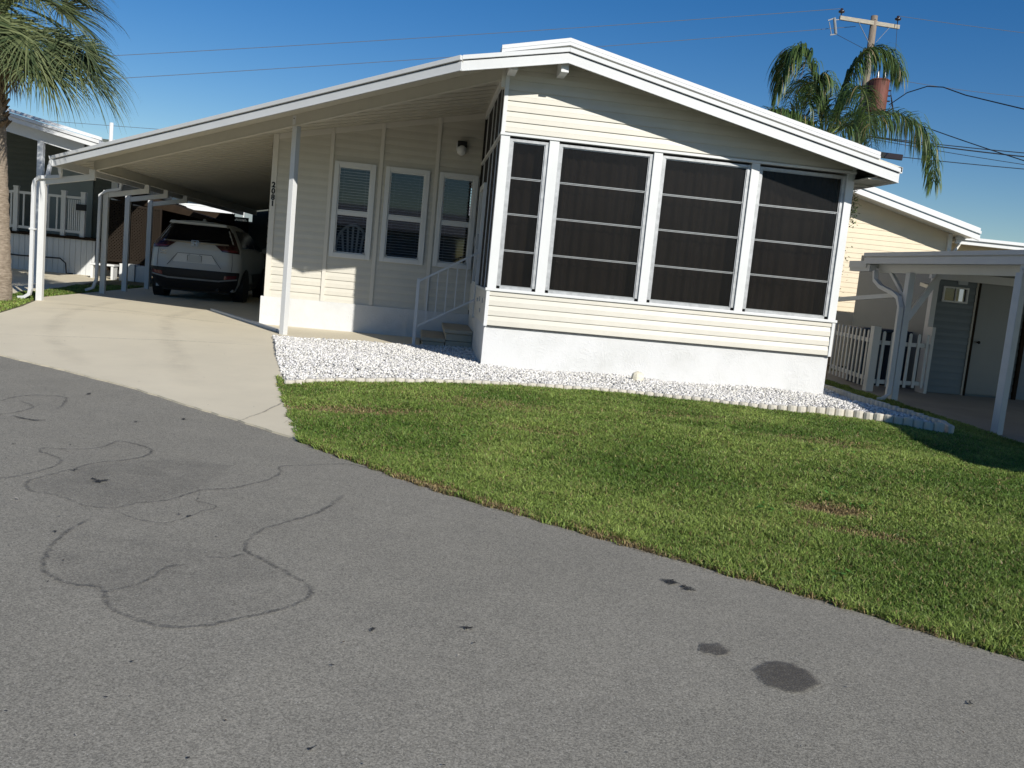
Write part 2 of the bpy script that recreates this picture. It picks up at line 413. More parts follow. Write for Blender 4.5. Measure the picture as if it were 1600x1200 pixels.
CRACKS= [[[-1.53, -7.23], [-1.56, -7.39], [-1.56, -7.6], [-1.53, -7.78], [-1.48, -7.96], [-1.41, -8.06], [-1.32, -8.13], [-1.24, -8.15], [-1.17, -8.17], [-1.14, -8.22], [-1.11, -8.31], [-1.05, -8.39], [-0.96, -8.46], [-0.87, -8.51], [-0.77, -8.52], [-0.67, -8.48], [-0.58, -8.41], [-0.48, -8.33], [-0.4, -8.24], [-0.35, -8.15], [-0.34, -8.07], [-0.38, -7.98], [-0.46, -7.87], [-0.54, -7.77], [-0.6, -7.7], [-0.68, -7.61], [-0.72, -7.54], [-0.72, -7.38], [-0.68, -7.21], [-0.58, -7.05], [-0.47, -6.88], [-0.4, -6.69], [-0.34, -6.42]], [[-2.34, -5.76], [-2.3, -5.73], [-2.12, -5.7], [-2.01, -5.58], [-1.98, -5.37], [-1.85, -5.41], [-1.72, -5.53], [-1.68, -5.63], [-1.69, -5.79], [-1.79, -5.94], [-1.9, -6.04], [-1.97, -6.24], [-2.04, -6.42], [-2.08, -6.55], [-2.07, -6.66], [-1.99, -6.78], [-1.87, -6.82], [-1.74, -6.91], [-1.62, -7.0], [-1.48, -7.0], [-1.41, -6.9], [-1.27, -6.79], [-1.21, -6.66], [-1.14, -6.52], [-1.01, -6.45], [-0.9, -6.29], [-0.81, -6.13], [-0.78, -5.95], [-0.8, -5.78], [-0.63, -5.69], [-0.38, -5.57], [-0.19, -5.69]], [[-2.29, -6.64], [-2.24, -6.57], [-2.17, -6.46], [-2.1, -6.28], [-2.09, -6.11], [-2.12, -6.02], [-2.25, -5.88], [-2.3, -5.86], [-2.34, -5.76]], [[-1.47, -7.04], [-1.34, -7.17], [-1.18, -7.22], [-1.11, -7.13], [-1.04, -6.95], [-0.99, -6.87], [-1.05, -6.8], [-1.12, -6.75], [-1.15, -6.56]], [[-3.33, -4.27], [-3.26, -4.17], [-3.24, -3.95], [-3.14, -3.78], [-2.91, -3.77], [-2.81, -4.06], [-2.76, -4.34]], [[-3.14, -4.1], [-2.98, -4.27], [-2.94, -4.37], [-2.97, -4.62], [-3.03, -4.73], [-3.1, -4.79]], [[-1.14, -8.2], [-1.06, -8.11], [-1.01, -7.99], [-0.99, -7.87], [-0.9, -7.81]], [[-0.86, -7.71], [-0.76, -7.68], [-0.68, -7.61]]]
FILLS= [[[-1.56, -7.39], [-1.56, -7.6], [-1.53, -7.78], [-1.48, -7.96], [-1.41, -8.06], [-1.32, -8.13], [-1.24, -8.15], [-1.17, -8.17], [-1.14, -8.22], [-1.11, -8.31], [-1.05, -8.39], [-0.96, -8.46], [-0.87, -8.51], [-0.77, -8.52], [-0.67, -8.48], [-0.58, -8.41], [-0.48, -8.33], [-0.4, -8.24], [-0.35, -8.15], [-0.34, -8.07], [-0.38, -7.98], [-0.46, -7.87], [-0.54, -7.77], [-0.6, -7.7], [-0.68, -7.61]], [[-1.79, -5.94], [-1.9, -6.04], [-1.97, -6.24], [-2.04, -6.42], [-2.08, -6.55], [-2.07, -6.66], [-1.99, -6.78], [-1.87, -6.82], [-1.74, -6.91], [-1.62, -7.0], [-1.48, -7.0], [-1.41, -6.9], [-1.27, -6.79], [-1.21, -6.66], [-1.14, -6.52], [-1.07, -5.8], [-1.54, -5.74]]]
SPOTS= [[[1.63, -8.74], [1.6, -8.78], [1.57, -8.8], [1.54, -8.82], [1.5, -8.83], [1.47, -8.82], [1.44, -8.81], [1.41, -8.79], [1.39, -8.76], [1.39, -8.72], [1.39, -8.68], [1.4, -8.64], [1.42, -8.61], [1.45, -8.58], [1.49, -8.56], [1.53, -8.55], [1.56, -8.55], [1.6, -8.57], [1.62, -8.59], [1.64, -8.62], [1.65, -8.66], [1.64, -8.7]], [[1.37, -8.48], [1.36, -8.5], [1.35, -8.52], [1.33, -8.53], [1.31, -8.53], [1.29, -8.53], [1.27, -8.52], [1.26, -8.51], [1.25, -8.5], [1.24, -8.48], [1.24, -8.46], [1.25, -8.44], [1.25, -8.43], [1.27, -8.41], [1.29, -8.4], [1.3, -8.4], [1.32, -8.4], [1.34, -8.4], [1.36, -8.41], [1.37, -8.43], [1.37, -8.45], [1.37, -8.47]]]
OIL= [[[-1.7, -6.46], [-1.7, -6.48], [-1.71, -6.5], [-1.72, -6.52], [-1.74, -6.52], [-1.76, -6.52], [-1.77, -6.5], [-1.77, -6.48], [-1.76, -6.46], [-1.75, -6.45], [-1.73, -6.44], [-1.71, -6.44]], [[-1.75, -6.44], [-1.75, -6.46], [-1.76, -6.47], [-1.77, -6.46], [-1.78, -6.45], [-1.78, -6.43], [-1.77, -6.42], [-1.76, -6.43]], [[-1.94, -6.26], [-1.93, -6.28], [-1.94, -6.29], [-1.95, -6.29], [-1.96, -6.28], [-1.96, -6.27], [-1.96, -6.25], [-1.95, -6.25], [-1.94, -6.25]], [[-1.08, -7.07], [-1.08, -7.08], [-1.09, -7.09], [-1.09, -7.09], [-1.1, -7.08], [-1.11, -7.07], [-1.1, -7.06], [-1.09, -7.06], [-1.09, -7.06]], [[0.32, -8.39], [0.32, -8.4], [0.31, -8.4], [0.3, -8.4], [0.29, -8.4], [0.29, -8.39], [0.3, -8.38], [0.31, -8.38], [0.32, -8.38]], [[-0.05, -8.46], [-0.06, -8.46], [-0.06, -8.47], [-0.07, -8.46], [-0.07, -8.46], [-0.07, -8.45], [-0.06, -8.45], [-0.06, -8.45]], [[-2.07, -4.62], [-2.07, -4.64], [-2.08, -4.65], [-2.09, -4.64], [-2.09, -4.62], [-2.09, -4.61], [-2.08, -4.61]], [[-1.76, -4.36], [-1.76, -4.38], [-1.77, -4.4], [-1.78, -4.39], [-1.79, -4.38], [-1.79, -4.35], [-1.78, -4.34], [-1.77, -4.35]], [[-2.78, -3.46], [-2.77, -3.5], [-2.78, -3.54], [-2.79, -3.55], [-2.81, -3.54], [-2.82, -3.5], [-2.81, -3.46], [-2.79, -3.45]], [[1.39, -7.69], [1.38, -7.7], [1.36, -7.71], [1.33, -7.7], [1.31, -7.69], [1.3, -7.66], [1.3, -7.64], [1.31, -7.62], [1.34, -7.62], [1.36, -7.63], [1.38, -7.64], [1.39, -7.66]], [[1.45, -7.76], [1.44, -7.78], [1.42, -7.78], [1.4, -7.78], [1.38, -7.77], [1.37, -7.74], [1.37, -7.72], [1.38, -7.71], [1.4, -7.7], [1.42, -7.71], [1.44, -7.72], [1.45, -7.74]], [[-1.15, -7.05], [-1.15, -7.06], [-1.15, -7.06], [-1.16, -7.06], [-1.16, -7.05], [-1.16, -7.04], [-1.15, -7.04]], [[-2.52, -5.68], [-2.52, -5.7], [-2.53, -5.71], [-2.54, -5.71], [-2.55, -5.69], [-2.55, -5.68], [-2.55, -5.67], [-2.53, -5.67]], [[2.18, -8.85], [2.18, -8.85], [2.17, -8.85], [2.17, -8.85], [2.17, -8.84], [2.18, -8.83], [2.18, -8.84], [2.18, -8.84]], [[-1.61, -7.47], [-1.61, -7.48], [-1.61, -7.48], [-1.62, -7.48], [-1.62, -7.47], [-1.62, -7.46], [-1.62, -7.46], [-1.61, -7.46]], [[-0.18, -9.35], [-0.18, -9.36], [-0.19, -9.36], [-0.19, -9.36], [-0.2, -9.36], [-0.2, -9.35], [-0.2, -9.35], [-0.19, -9.35], [-0.18, -9.35]]]
SUN_E=4.4; SKY_S=.064; AIR=1.0; DUST=.0; OZ=3.0; EXPO=.36; SAT=1.40; HUE=.510; LID=[(-8.75,2.22),(-8.75,2.28),(-7.9,2.46),(-7.85,2.42),(-5.9,1.92),(-5.9,1.84)]
# ------------------------------------------------------------------ key dimensions (metres)
XA,XB,XL,D = .878,5.554,-2.5,3.785
YE = 20.5
def zs(x): return 3.103+.2075*(x-XL)            # left roof underside
def zr(x): return 3.948-.221*(x-1.57)           # right roof underside
def yf(x): return -.545-.751*(x-.315)           # carport front edge in plan
def yb(x): return -.751*(x-XA)                  # carport front beam in plan

# ------------------------------------------------------------------ ground
xs=[-4000,-400,-120,-60,-40]+[-30+i for i in range(20)]+[-10+.5*i for i in range(41)]+[10+i for i in range(1,21)]+[45,80,200,600,4000]
ys=[-4000,-400,-120,-60,-40]+[-30+i for i in range(19)]+[-11+.5*i for i in range(43)]+[11+i for i in range(1,25)]+[50,90,200,600,4000]
mb=MB(); vs,fs=drape([(-4000,-4000),(4000,-4000),(4000,4000),(-4000,4000)],-.03,xs,ys); mb.add(vs,fs)
kind(mb.build('ground','far_ground',recalc=False,smooth=False),'structure')

edge=[(-40,30.2),(-20,12.0),(-9,2.65),(-5.4,-.62),(-4.4,-1.49),(-3.47,-2.24),(-2.62,-2.98),(-1.64,-3.99),(-.77,-4.89),(-.61,-5.12),(-.12,-5.70),(.37,-6.24),(1.02,-6.83),(1.32,-7.11),(1.87,-7.60),(2.32,-8.02),(2.71,-8.38),(6,-11.6),(12,-17.5),(30,-36)]
def dense(pts,step,jit,lo=None):
    out=[]
    for p,q in zip(pts,pts[1:]):
        L=math.dist(p,q); n=max(1,int(L/step)) if (lo is None or lo(p)) else 1
        for i in range(n):
            t=i/n; out.append((p[0]+(q[0]-p[0])*t+random.uniform(-jit,jit)*(n>1),p[1]+(q[1]-p[1])*t+random.uniform(-jit,jit)*(n>1)))
    return out+[pts[-1]]
edj=dense(edge,.12,.012,lambda p:-6<p[0]<3)
road_poly=edj+[(23,-43),(-47,23.2)]
mb=MB(); vs,fs=drape(road_poly,.0,step=1.); mb.add(vs,fs)
road=mb.build('road','asphalt',recalc=False)
def flipup(o):
    bm=bmesh.new(); bm.from_mesh(o.data)
    for f in bm.faces:
        if f.normal.z<0: f.normal_flip()
    bm.to_mesh(o.data); bm.free()
flipup(road); kind(road,'structure')
def softmesh(name,items,m,dz=.004,parent=None,hf=H):
    """items: list of (polyline,width) ribbons or ('fill',poly); alpha attribute 'soft'"""
    vs=[];fs=[];al=[]
    for it in items:
        if it[0]=='fill':
            _,poly,amp,rim=it; c=(sum(p[0] for p in poly)/len(poly),sum(p[1] for p in poly)/len(poly)); o=len(vs)
            n=len(poly); vs.append((*c,hf(*c)+dz)); al.append(amp)
            for k,a in ((1-rim,amp),(1,0)):
                for p in poly:
                    x=c[0]+(p[0]-c[0])*k;y=c[1]+(p[1]-c[1])*k; vs.append((x,y,hf(x,y)+dz)); al.append(a)
            for i in range(n):
                j=(i+1)%n; fs.append((o,o+1+i,o+1+j)); fs.append((o+1+i,o+1+n+i,o+1+n+j,o+1+j))
        else:
            pl,w=it; pts=[]
            for i in range(len(pl)-1):   # catmull-rom
                p0=pl[max(i-1,0)];p1=pl[i];p2=pl[i+1];p3=pl[min(i+2,len(pl)-1)]
                for s in range(6):
                    t=s/6; q=[.5*(2*p1[a]+(p2[a]-p0[a])*t+(2*p0[a]-5*p1[a]+4*p2[a]-p3[a])*t*t+(3*p1[a]-p0[a]-3*p2[a]+p3[a])*t**3)+random.uniform(-.006,.006) for a in(0,1)]
                    pts.append(q)
            pts.append(pl[-1]); o=len(vs)
            for i,p in enumerate(pts):
                a=pts[max(i-1,0)];b_=pts[min(i+1,len(pts)-1)]; d=Vector((b_[0]-a[0],b_[1]-a[1])).normalized(); nn=(-d.y,d.x)
                ww=w*random.uniform(.7,1.3); e=min(1,i/4,(len(pts)-1-i)/4)
                for k,av in((-1,0),(-.25,1),(.25,1),(1,0)):
                    x=p[0]+nn[0]*k*ww;y=p[1]+nn[1]*k*ww; vs.append((x,y,hf(x,y)+dz)); al.append(av*(.25+.75*e)*random.uniform(.75,1))
            for i in range(len(pts)-1):
                for k in range(3): fs.append((o+i*4+k,o+(i+1)*4+k,o+(i+1)*4+k+1,o+i*4+k+1))
    me=bpy.data.meshes.new(name); me.from_pydata(vs,[],fs); me.materials.append(MATS[m])
    at=me.attributes.new('soft','FLOAT','POINT'); at.data.foreach_set('value',al)
    ob=bpy.data.objects.new(name,me); COL.objects.link(ob); flipup(ob)
    if parent: ob.parent=parent
    return ob
softmesh('crack_line',[(CRACKS[0],.017),(CRACKS[1],.016),(CRACKS[2],.016),(CRACKS[3],.008),(CRACKS[4],.016),(CRACKS[5],.016),(CRACKS[6],.015),(CRACKS[7],.014)],'crack_mark',.006,road)
softmesh('damp_patch',[('fill',FILLS[0],.55,.12),('fill',FILLS[1],.8,.12)],'damp_fill',.003,road)
softmesh('wet_spot',[*[('fill',[(p[0]+random.uniform(-.012,.012),p[1]+random.uniform(-.012,.012)) for p in s_],1.,.14) for s_ in SPOTS]],'wet_spot',.007,road)
softmesh('oil_spot',[('fill',[(p[0]+random.uniform(-.02,.02),p[1]+random.uniform(-.02,.02)) for p in s],.9,.35) for s in OIL]+[([(-2.93,-4.75),(-2.75,-4.85),(-2.66,-4.83)],.02)],'oil_spot',.008,road)

# concrete: driveway apron, carport slab and front walk in one pour
drive=[(-6.62,5.15),(-6.47,4.9),(-6.21,3.56),(-6.1,2.42),(-6.05,1.2),(-5.75,-.28)]+[(x,y) for x,y in edj if -5.5<x<-.78]+[(-.79,-4.87),(-1.12,-3.17),(-1.35,-1.97),(-1.61,-.65),(-1.88,.95),(-2.03,1.72),(-1.63,1.74),(-.97,1.70),(-.51,1.73),(-.1,2.12),(.10,2.14),(.10,3.76),(-2.52,3.76),(-2.52,YE),(-6.62,YE)]
dv=sheet('driveway',drive,.016,'concrete',curb=.08)
softmesh('joint_line',[([(-1.37,-4.42),(-1.2,-3.75),(-1.09,-3.13)],.014),([(-1.0,-4.3),(-.93,-3.95)],.008),([(-6.0,3.4),(-4.4,3.55),(-2.3,3.0)],.02),([(-5.6,.2),(-3.2,.35),(-1.8,.3)],.012)],'joint_mark',.022,dv)
softmesh('tyre_mark',[([(-5.4,7.5),(-5.35,3.5),(-4.6,.5),(-3.4,-1.9)],.16),([(-4.0,7.3),(-3.9,3.5),(-3.2,.7),(-2.1,-2.8)],.16),([(-6.2,4.3),(-5.2,4.2),(-3,3.2)],.2)],'tyre_dirt',.020,dv)
# gravel bed floor and lawn soil
front_edge=[(-1.21,-2.44),(-.79,-2.24),(-.27,-2.11),(.41,-1.98),(.98,-1.84),(1.72,-1.71),(2.62,-1.65),(3.46,-1.83),(4.30,-2.05),(4.94,-2.12),(5.28,-2.32),(5.65,-2.70)]
bed=[(-2.02,1.70),(-1.88,.95),(-1.61,-.65),(-1.35,-1.97)]+front_edge+[(5.93,-2.23),(5.88,-1.33),(5.85,-.24),(5.95,1.3),(5.56,1.3),(5.56,.02),(.90,.02),(.90,2.2),(.12,2.2),(-.1,2.12),(-.51,1.72),(-.97,1.69),(-1.63,1.73)]
sheet('gravel_bed_floor',bed,.004,'gravel_base')
lawn=[(-1.35,-1.99),(-1.12,-3.17),(-.77,-4.87)]+[(x,y) for x,y in edj if -.77<x<12]+[(12,-9),(7.3,-7),(7.33,-1.63),(7.5,.28),(7.62,2.75),(7.75,4.6),(5.56,4.6),(5.56,1.3),(5.95,1.3),(5.85,-.24),(5.88,-1.33),(5.93,-2.23),(5.75,-2.8)]+front_edge[::-1]
sheet('lawn_soil',lawn,.0,'lawn_soil')
sheet('grass_strip_soil',[(-6.66,20),(-6.66,5.2),(-6.5,4.85),(-6.25,3.56),(-6.12,2.4),(-5.8,-.2),(-6.6,.6),(-7.2,2.2),(-7.25,4.9),(-7.28,7.25),(-7.8,10.9),(-8.2,13.7),(-8.2,20)],-.004,'lawn_soil')
sheet('neighbour_slab_left',[(-7.18,3.6),(-7.28,7.25),(-7.8,10.9),(-8.2,13.7),(-8.2,24),(-22,24),(-22,3.6),(-12,2.8)],.01,'concrete',curb=.05)
sheet('neighbour_slab_right',[(7.75,4.5),(7.62,2.75),(7.52,.28),(7.36,-1.63),(7.3,-7),(18,-7),(18,7),(7.9,7)],.012,'slab_shade_dark',curb=.05)

# ------------------------------------------------------------------ the home
home=thing('manufactured_home','cream lap-sided home with a dark-screened sunroom and a low white gable roof','house',(1.5,0,0))
# stucco skirting
mb=MB(); mb.box(XA+.012,XB-.012,.0,.12,-.35,.555); mb.box(XA+.012,XA+.13,.12,D+.1,-.2,.555)
mb.box(XB-.12,XB-.012,.12,YE,-.5,.555)
mb.build('skirting','stucco',home)
mb=MB(); mb.box(XL-.05,XA+.012,D-.06,D+.1,-.2,.478); mb.box(XL-.05,XL+.07,D+.1,YE,-.2,.478); mb.build('skirting','stucco',home)
# lower siding (front)
F=lambda u,z,o:(u,-.02-o,z)
mb=siding(F,XA+.035,XB-.035,.556,1.0,start=.564)
mb.build('siding_wall','cream_vinyl',home)
# gable siding
GH=[(-.2075,1,zs(0)+.01),(.221,1,3.948+.221*1.57+.01)]
mb=siding(F,XA+.035,XB-.035,2.995,4.2,halfs=GH,start=3.003)
mb.build('gable_siding','cream_vinyl',home)
mb=MB(); mb.prism([(XA,2.99),(XB,2.99),(XB,zr(XB)),(1.57,3.948),(XA,zs(XA))],lambda u,z:(u,.0,z),lambda u,z:(u,.06,z)); mb.box(XA,XB,0,.06,.556,1.0)
mb.build('sheathing','cream_trim',home)
# corner and sill trims (white)
for bb in ((XA-.004,XA+.04,-.052,.06,.548,1.005),(XB-.04,XB+.004,-.052,.06,.548,1.005),(XA-.004,XA+.045,-.05,.06,2.985,zs(XA)),(XB-.045,XB+.004,-.05,.06,2.985,zr(XB))):
    mb=MB(); mb.box(*bb); mb.build('corner_trim','white_vinyl',home,bevel=.004)
mb=MB(); mb.box(XA-.02,XB+.02,-.065,.07,1.004,1.040); mb.build('sill_trim','white_vinyl',home,bevel=.004)
mb=MB(); mb.box(XA-.01,XB+.01,-.062,.07,2.955,2.988); mb.build('header_trim','white_vinyl',home,bevel=.004)
mb=MB(); mb.box(XA+.05,XB-.05,-.03,.06,.545,.556); mb.build('shadow_gap','dark_gap',home)
# posts between sunroom windows
for x0,x1 in ((XA,XA+.115),(1.50,1.625),(2.853,2.968),(4.150,4.262),(XB-.105,XB)):
    mb=MB(); mb.box(x0,x1,-.045,.07,1.040,2.955); mb.build('window_post','white_vinyl',home,bevel=.004)
# front vent windows
OP=[(XA+.115,1.50),(1.625,2.853),(2.968,4.150),(4.262,XB-.105)]
for k,(x0,x1) in enumerate(OP):
    z0,z1=1.040,2.955; fw=.045
    mb=MB(); mb.box(x0,x0+fw,-.02,.055,z0,z1-.03); mb.box(x1-fw,x1,-.02,.055,z0,z1-.03); mb.box(x0,x1,-.02,.055,z0,z0+.035); mb.box(x0,x1,-.018,.055,z1-.062,z1-.03)
    mb.box(x0+fw,x0+fw+.012,-.008,.03,z0+.035,z1-.062); mb.box(x1-fw-.012,x1-fw,-.008,.03,z0+.035,z1-.062)
    win=mb.build('sunroom_window','alu',home)
    gx0,gx1=x0+fw+.012,x1-fw-.012; gz0,gz1=z0+.035,z1-.062; h=(gz1-gz0)/4
    for j in range(5):
        mb=MB(); z=gz0+j*h+random.uniform(-.006,.006)*(0<j<4)
        if j in(0,4): mb.box(gx0,gx1,.0,.02,max(gz0,z-.012),min(gz1,z+.012))
        else: mb.box(gx0,gx1,-.006,.004,z+.004,z+.013); mb.box(gx0,gx1,.004,.016,z-.010,z-.002)
        mb.build('vent_rail','alu_bright',win)
    for j in range(4):
        mb=MB(); y=.006+.004*(j%2); mb.add([(gx0,y,gz0+j*h+.01),(gx1,y,gz0+j*h+.01),(gx1,y,gz0+(j+1)*h-.01),(gx0,y,gz0+(j+1)*h-.01)],[(0,1,2,3)])
        # slight waviness of the soft vinyl comes from a bump in the pane
        mb.build('vinyl_pane','smoke_vinyl',win)
    # drawn curtain behind
    mb=MB(); n=int((x1-x0)/.012); vs=[]; ph=random.uniform(0,6); o_=0
    for q in range(n+1):
        cx=x0+q*(x1-x0)/n; yy=.17+.016*math.sin(cx*52+ph+1.7*math.sin(cx*7))+.012*math.sin(cx*23+ph)
        vs+=[(cx,yy,z0),(cx,yy*.9+.017,z1-.05)]
    mb.add(vs,[(2*q,2*q+2,2*q+3,2*q+1) for q in range(n)])
    mb.build('curtain','curtain',win,smooth=True)
# sunroom interior
mb=MB(); mb.box(XA+.02,XB-.02,.07,D,.50,.545); mb.build('sunroom_floor','floor_wood',home)
mb=MB(); mb.prism([(XA+.05,.52),(XB-.02,.52),(XB-.02,zr(XB)),(1.57,3.94),(XA+.05,zs(XA))],lambda u,z:(u,D+.0,z),lambda u,z:(u,D+.08,z)); mb.build('inner_wall','interior',home)
mb=MB(); mb.box(XB-.10,XB-.02,.07,YE,.55,zr(XB)-.02); mb.build('right_wall','cream_vinyl',home)

# sunroom left side: kick panel, screens, door
mb=MB(); mb.box(XA,XA+.05,.06,2.20,.556,1.0); mb.box(XA,XA+.05,3.20,D,.556,1.0); mb.build('kick_panel','cream_trim',home,bevel=.003)
side=MB()
for y in (.75,1.47,2.17):
    side.box(XA+.016,XA+.030,y-.014,y+.014,1.0,zs(XA)-.06)
side.box(XA+.014,XA+.030,3.22,3.27,.55,zs(XA)-.06)
side.box(XA-.006,XA+.05,.07,D,2.955,2.993); side.box(XA-.008,XA+.05,.07,2.2,.99,1.02); side.box(XA,XA+.05,.05,D,zs(XA)-.10,zs(XA)+.01)
side.build('screen_frame','white_vinyl',home)
mb=MB(); mb.add([(XA+.028,.07,1.0),(XA+.028,D,.55),(XA+.028,D,3.74),(XA+.028,.07,3.74)],[(0,1,2,3)])
mb.v[1]=(XA+.028,D,1.0); mb.build('screen_panel','side_screen',home)
dm=MB()
for a in ((2.21,2.27),(3.13,3.19)): dm.box(XA-.022,XA+.03,*a,.52,2.55)
dm.box(XA-.022,XA+.03,2.27,3.13,2.47,2.55); dm.box(XA-.022,XA+.03,2.27,3.13,.52,.62); dm.box(XA-.018,XA+.02,2.27,3.13,1.0,1.06)
dm.box(XA-.018,XA+.02,2.30,3.10,.62,1.0)
door=dm.build('screen_door','white_vinyl',home,bevel=.004)
mb=MB(); mb.box(XA-.05,XA-.022,2.222,2.258,1.55,1.78); mb.tube([(XA-.075,2.24,1.60),(XA-.085,2.24,1.66),(XA-.075,2.24,1.73)],.011,6); mb.box(XA-.03,XA-.022,2.215,2.265,1.15,1.4); mb.build('handle','meter_grey',door)
mb=MB()
for z,y in ((.85,.5),(.85,1.1),(.82,1.6),(.70,.9)): mb.box(XA-.012,XA+.002,y-.03,y+.03,z-.03,z+.03)
mb.build('outlet_cover','meter_grey',home)

# porch (recessed) wall
W=[(-1.503,-.830),(-.673,.050),(.2115,.856)]; WT,WB=2.78,1.2256
holes=[(a+.03,b-.03,WB+.03,WT-.03) for a,b in W]
P=lambda u,z,o:(u,D-.004-o,z)
mb=siding(P,XL+.07,XA,.478,4.0,halfs=[(-.2075,1,zs(0)-.005)],holes=holes,start=.593)
wall=mb.build('siding_wall','cream_vinyl',home)
# sheathing with openings
mb=MB(); xsx=[XL]+[v for w in W for v in (w[0]+.04,w[1]-.04)]+[XA+.04]
for i in range(len(xsx)-1):
    a,b=xsx[i],xsx[i+1]
    if i%2==0: mb.prism([(a,.4),(b,.4),(b,zs(b)-.002),(a,zs(a)-.002)],lambda u,z:(u,D,z),lambda u,z:(u,D+.09,z))
    else:
        mb.prism([(a,.4),(b,.4),(b,WB+.04),(a,WB+.04)],lambda u,z:(u,D,z),lambda u,z:(u,D+.09,z))
        mb.prism([(a,WT-.04),(b,WT-.04),(b,zs(b)-.002),(a,zs(a)-.002)],lambda u,z:(u,D,z),lambda u,z:(u,D+.09,z))
mb.build('sheathing','interior',home)
# vertical battens
for x in (-1.56,-.757,.155):
    mb=MB(); x0,x1=x-.03,x+.03; mb.prism([(x0,.48),(x1,.48),(x1,zs(x1)-.004),(x0,zs(x0)-.004)],lambda u,z:(u,D-.046,z),lambda u,z:(u,D-.002,z)); mb.build('batten','cream_trim',home,bevel=.003)
mb=MB(); mb.prism([(XL-.004,.478),(XL+.085,.478),(XL+.085,zs(XL+.085)-.004),(XL-.004,zs(XL)-.004)],lambda u,z:(u,D-.046,z),lambda u,z:(u,D+.02,z)); mb.build('corner_trim','cream_trim',home,bevel=.003)
mb=MB(); mb.prism([(XL+.085,zs(XL+.085)-.09),(XA-.002,zs(XA)-.09),(XA-.002,zs(XA)-.004),(XL+.085,zs(XL+.085)-.004)],lambda u,z:(u,D-.040,z),lambda u,z:(u,D-.001,z)); mb.build('soffit_trim','cream_trim',home)
# left side wall inside the carport
S=lambda u,z,o:(XL-.004-o,u,z)
mb=siding(S,D+.03,YE,.478,3.02,start=.593); mb.box(XL,XL+.06,D+.02,YE,.4,3.05); mb.build('side_wall','cream_vinyl',home)
mb=MB(); mb.box(XL,XB-.1,YE-.1,YE,0,3.0); mb.build('rear_wall','cream_vinyl',home)
# house number, one figure above the other
for ch,z in zip('2081',(2.292,2.192,2.092,1.992)):
    text_mesh('house_number',ch,.118,.003,.0045,(-2.456-1.5,D-.049,z-.005),(PI/2,0,0),home,'black_plastic')
# windows
for k,(a,b) in enumerate(W):
    mb=MB(); y0,y1=D-.060,D+.03; t=.075
    mb.box(a,a+t,y0,y1,WB,WT); mb.box(b-t,b,y0,y1,WB,WT); mb.box(a+t,b-t,y0,y1,WB,WB+t); mb.box(a+t,b-t,y0,y1,WT-t,WT)
    win=mb.build('window','white_vinyl',home,bevel=.004)
    zm=WB+(WT-WB)*.475
    mb=MB(); y0,y1=D-.030,D+.01; s=.022
    mb.box(a+t,b-t,y0-.006,y1,zm-.022,zm+.022)
    for z0,z1 in((WB+t,zm-.022),(zm+.022,WT-t)):
        mb.box(a+t,a+t+s,y0,y1,z0,z1); mb.box(b-t-s,b-t,y0,y1,z0,z1); mb.box(a+t+s,b-t-s,y0,y1,z0,z0+s); mb.box(a+t+s,b-t-s,y0,y1,z1-s,z1)
    mb.build('sash','white_vinyl',win,bevel=.003)
    for z0,z1 in((WB+t+s,zm-.022-s),(zm+.022+s,WT-t-s)):
        g=MB(); g.add([(a+t+s,D-.006,z0),(b-t-s,D-.006,z0),(b-t-s,D-.006,z1),(a+t+s,D-.006,z1)],[(0,1,2,3)]); g.build('glass_pane','window_glass',win)
    bl=MB(); z=WT-t-.03; lo=WB+t
    while z>lo:
        zc=z+random.uniform(-.002,.002); bl.bar((a+t,D+.062,zc),(b-t,D+.062,zc),.042,.0035,up=(0,.12,1)); z-=.046
    for xx in (a+t+.08,b-t-.08): bl.box(xx-.001,xx+.001,D+.044,D+.046,lo,WT-t)
    bl.build('blind','blind',win,recalc=False)
    mb=MB()
    for xx,zz in ((a+t+.01,WB+t+.008),(b-t-.045,WB+t+.008)):
        mb.box(xx,xx+.035,D-.066,D-.03,zz,zz+.03)
    mb.build('sash_lock','meter_grey',win)
# dark room behind the porch windows
mb=MB(); mb.box(XL+.1,XA-.02,D+2.4,D+2.45,.4,3.0); mb.box(XL+.1,XA,D+.1,D+2.4,.40,.45); mb.box(XL+.1,XL+.14,D+.1,D+2.4,.45,3.0); mb.box(XL+.1,XA,D+.1,D+2.4,3.0,3.04); mb.build('room_shell','interior',home)
# porch light
mb=MB(); mb.tube([(.50,D-.012,3.235),(.50,D-.03,3.235)],.062,16); mb.prism([(.455,3.20),(.61,3.20),(.61,3.30),(.455,3.30)],lambda u,z:(u,D-.17,z),lambda u,z:(u,D-.02,z)); lt=mb.build('porch_light','black_plastic',home,bevel=.008)
mb=MB(); mb.ell((.53,D-.12,3.155),.085,.085,.09,18,12); mb.build('globe','white_vinyl',lt,smooth=True)
mb=MB(); mb.box(.44,.455,D-.15,D-.02,3.15,3.27); mb.build('bracket','white_metal',lt)

# roof: left plate over porch and carport belongs to the carport; gable roof of the home itself
mb=MB()
fr=lambda y:(lambda u,z:(u,y,z))
pl=[(.302,zs(.302)),(1.57,3.948),(5.945,zr(5.945)),(5.945,zr(5.945)+.06),(1.57,4.02),(.302,zs(.302)+.06)]
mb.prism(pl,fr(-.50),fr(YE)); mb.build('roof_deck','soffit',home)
mb=MB(); mb.prism([(.76,zs(.76)+.061),(1.57,4.021),(5.62,zr(5.62)+.061),(5.62,zr(5.62)+.13),(1.57,4.095),(.76,zs(.76)+.145)],fr(-.47),fr(YE+.02)); mb.build('roof_panel','roof_white',home,bevel=.004)
mb=MB()   # ribs on the roof-over
for i in range(46):
    y=-.30+i*.45
    mb.bar((1.57,y,4.105),(5.60,y,zr(5.6)+.143),.035,.03)
mb.build('roof_rib','roof_white',home)
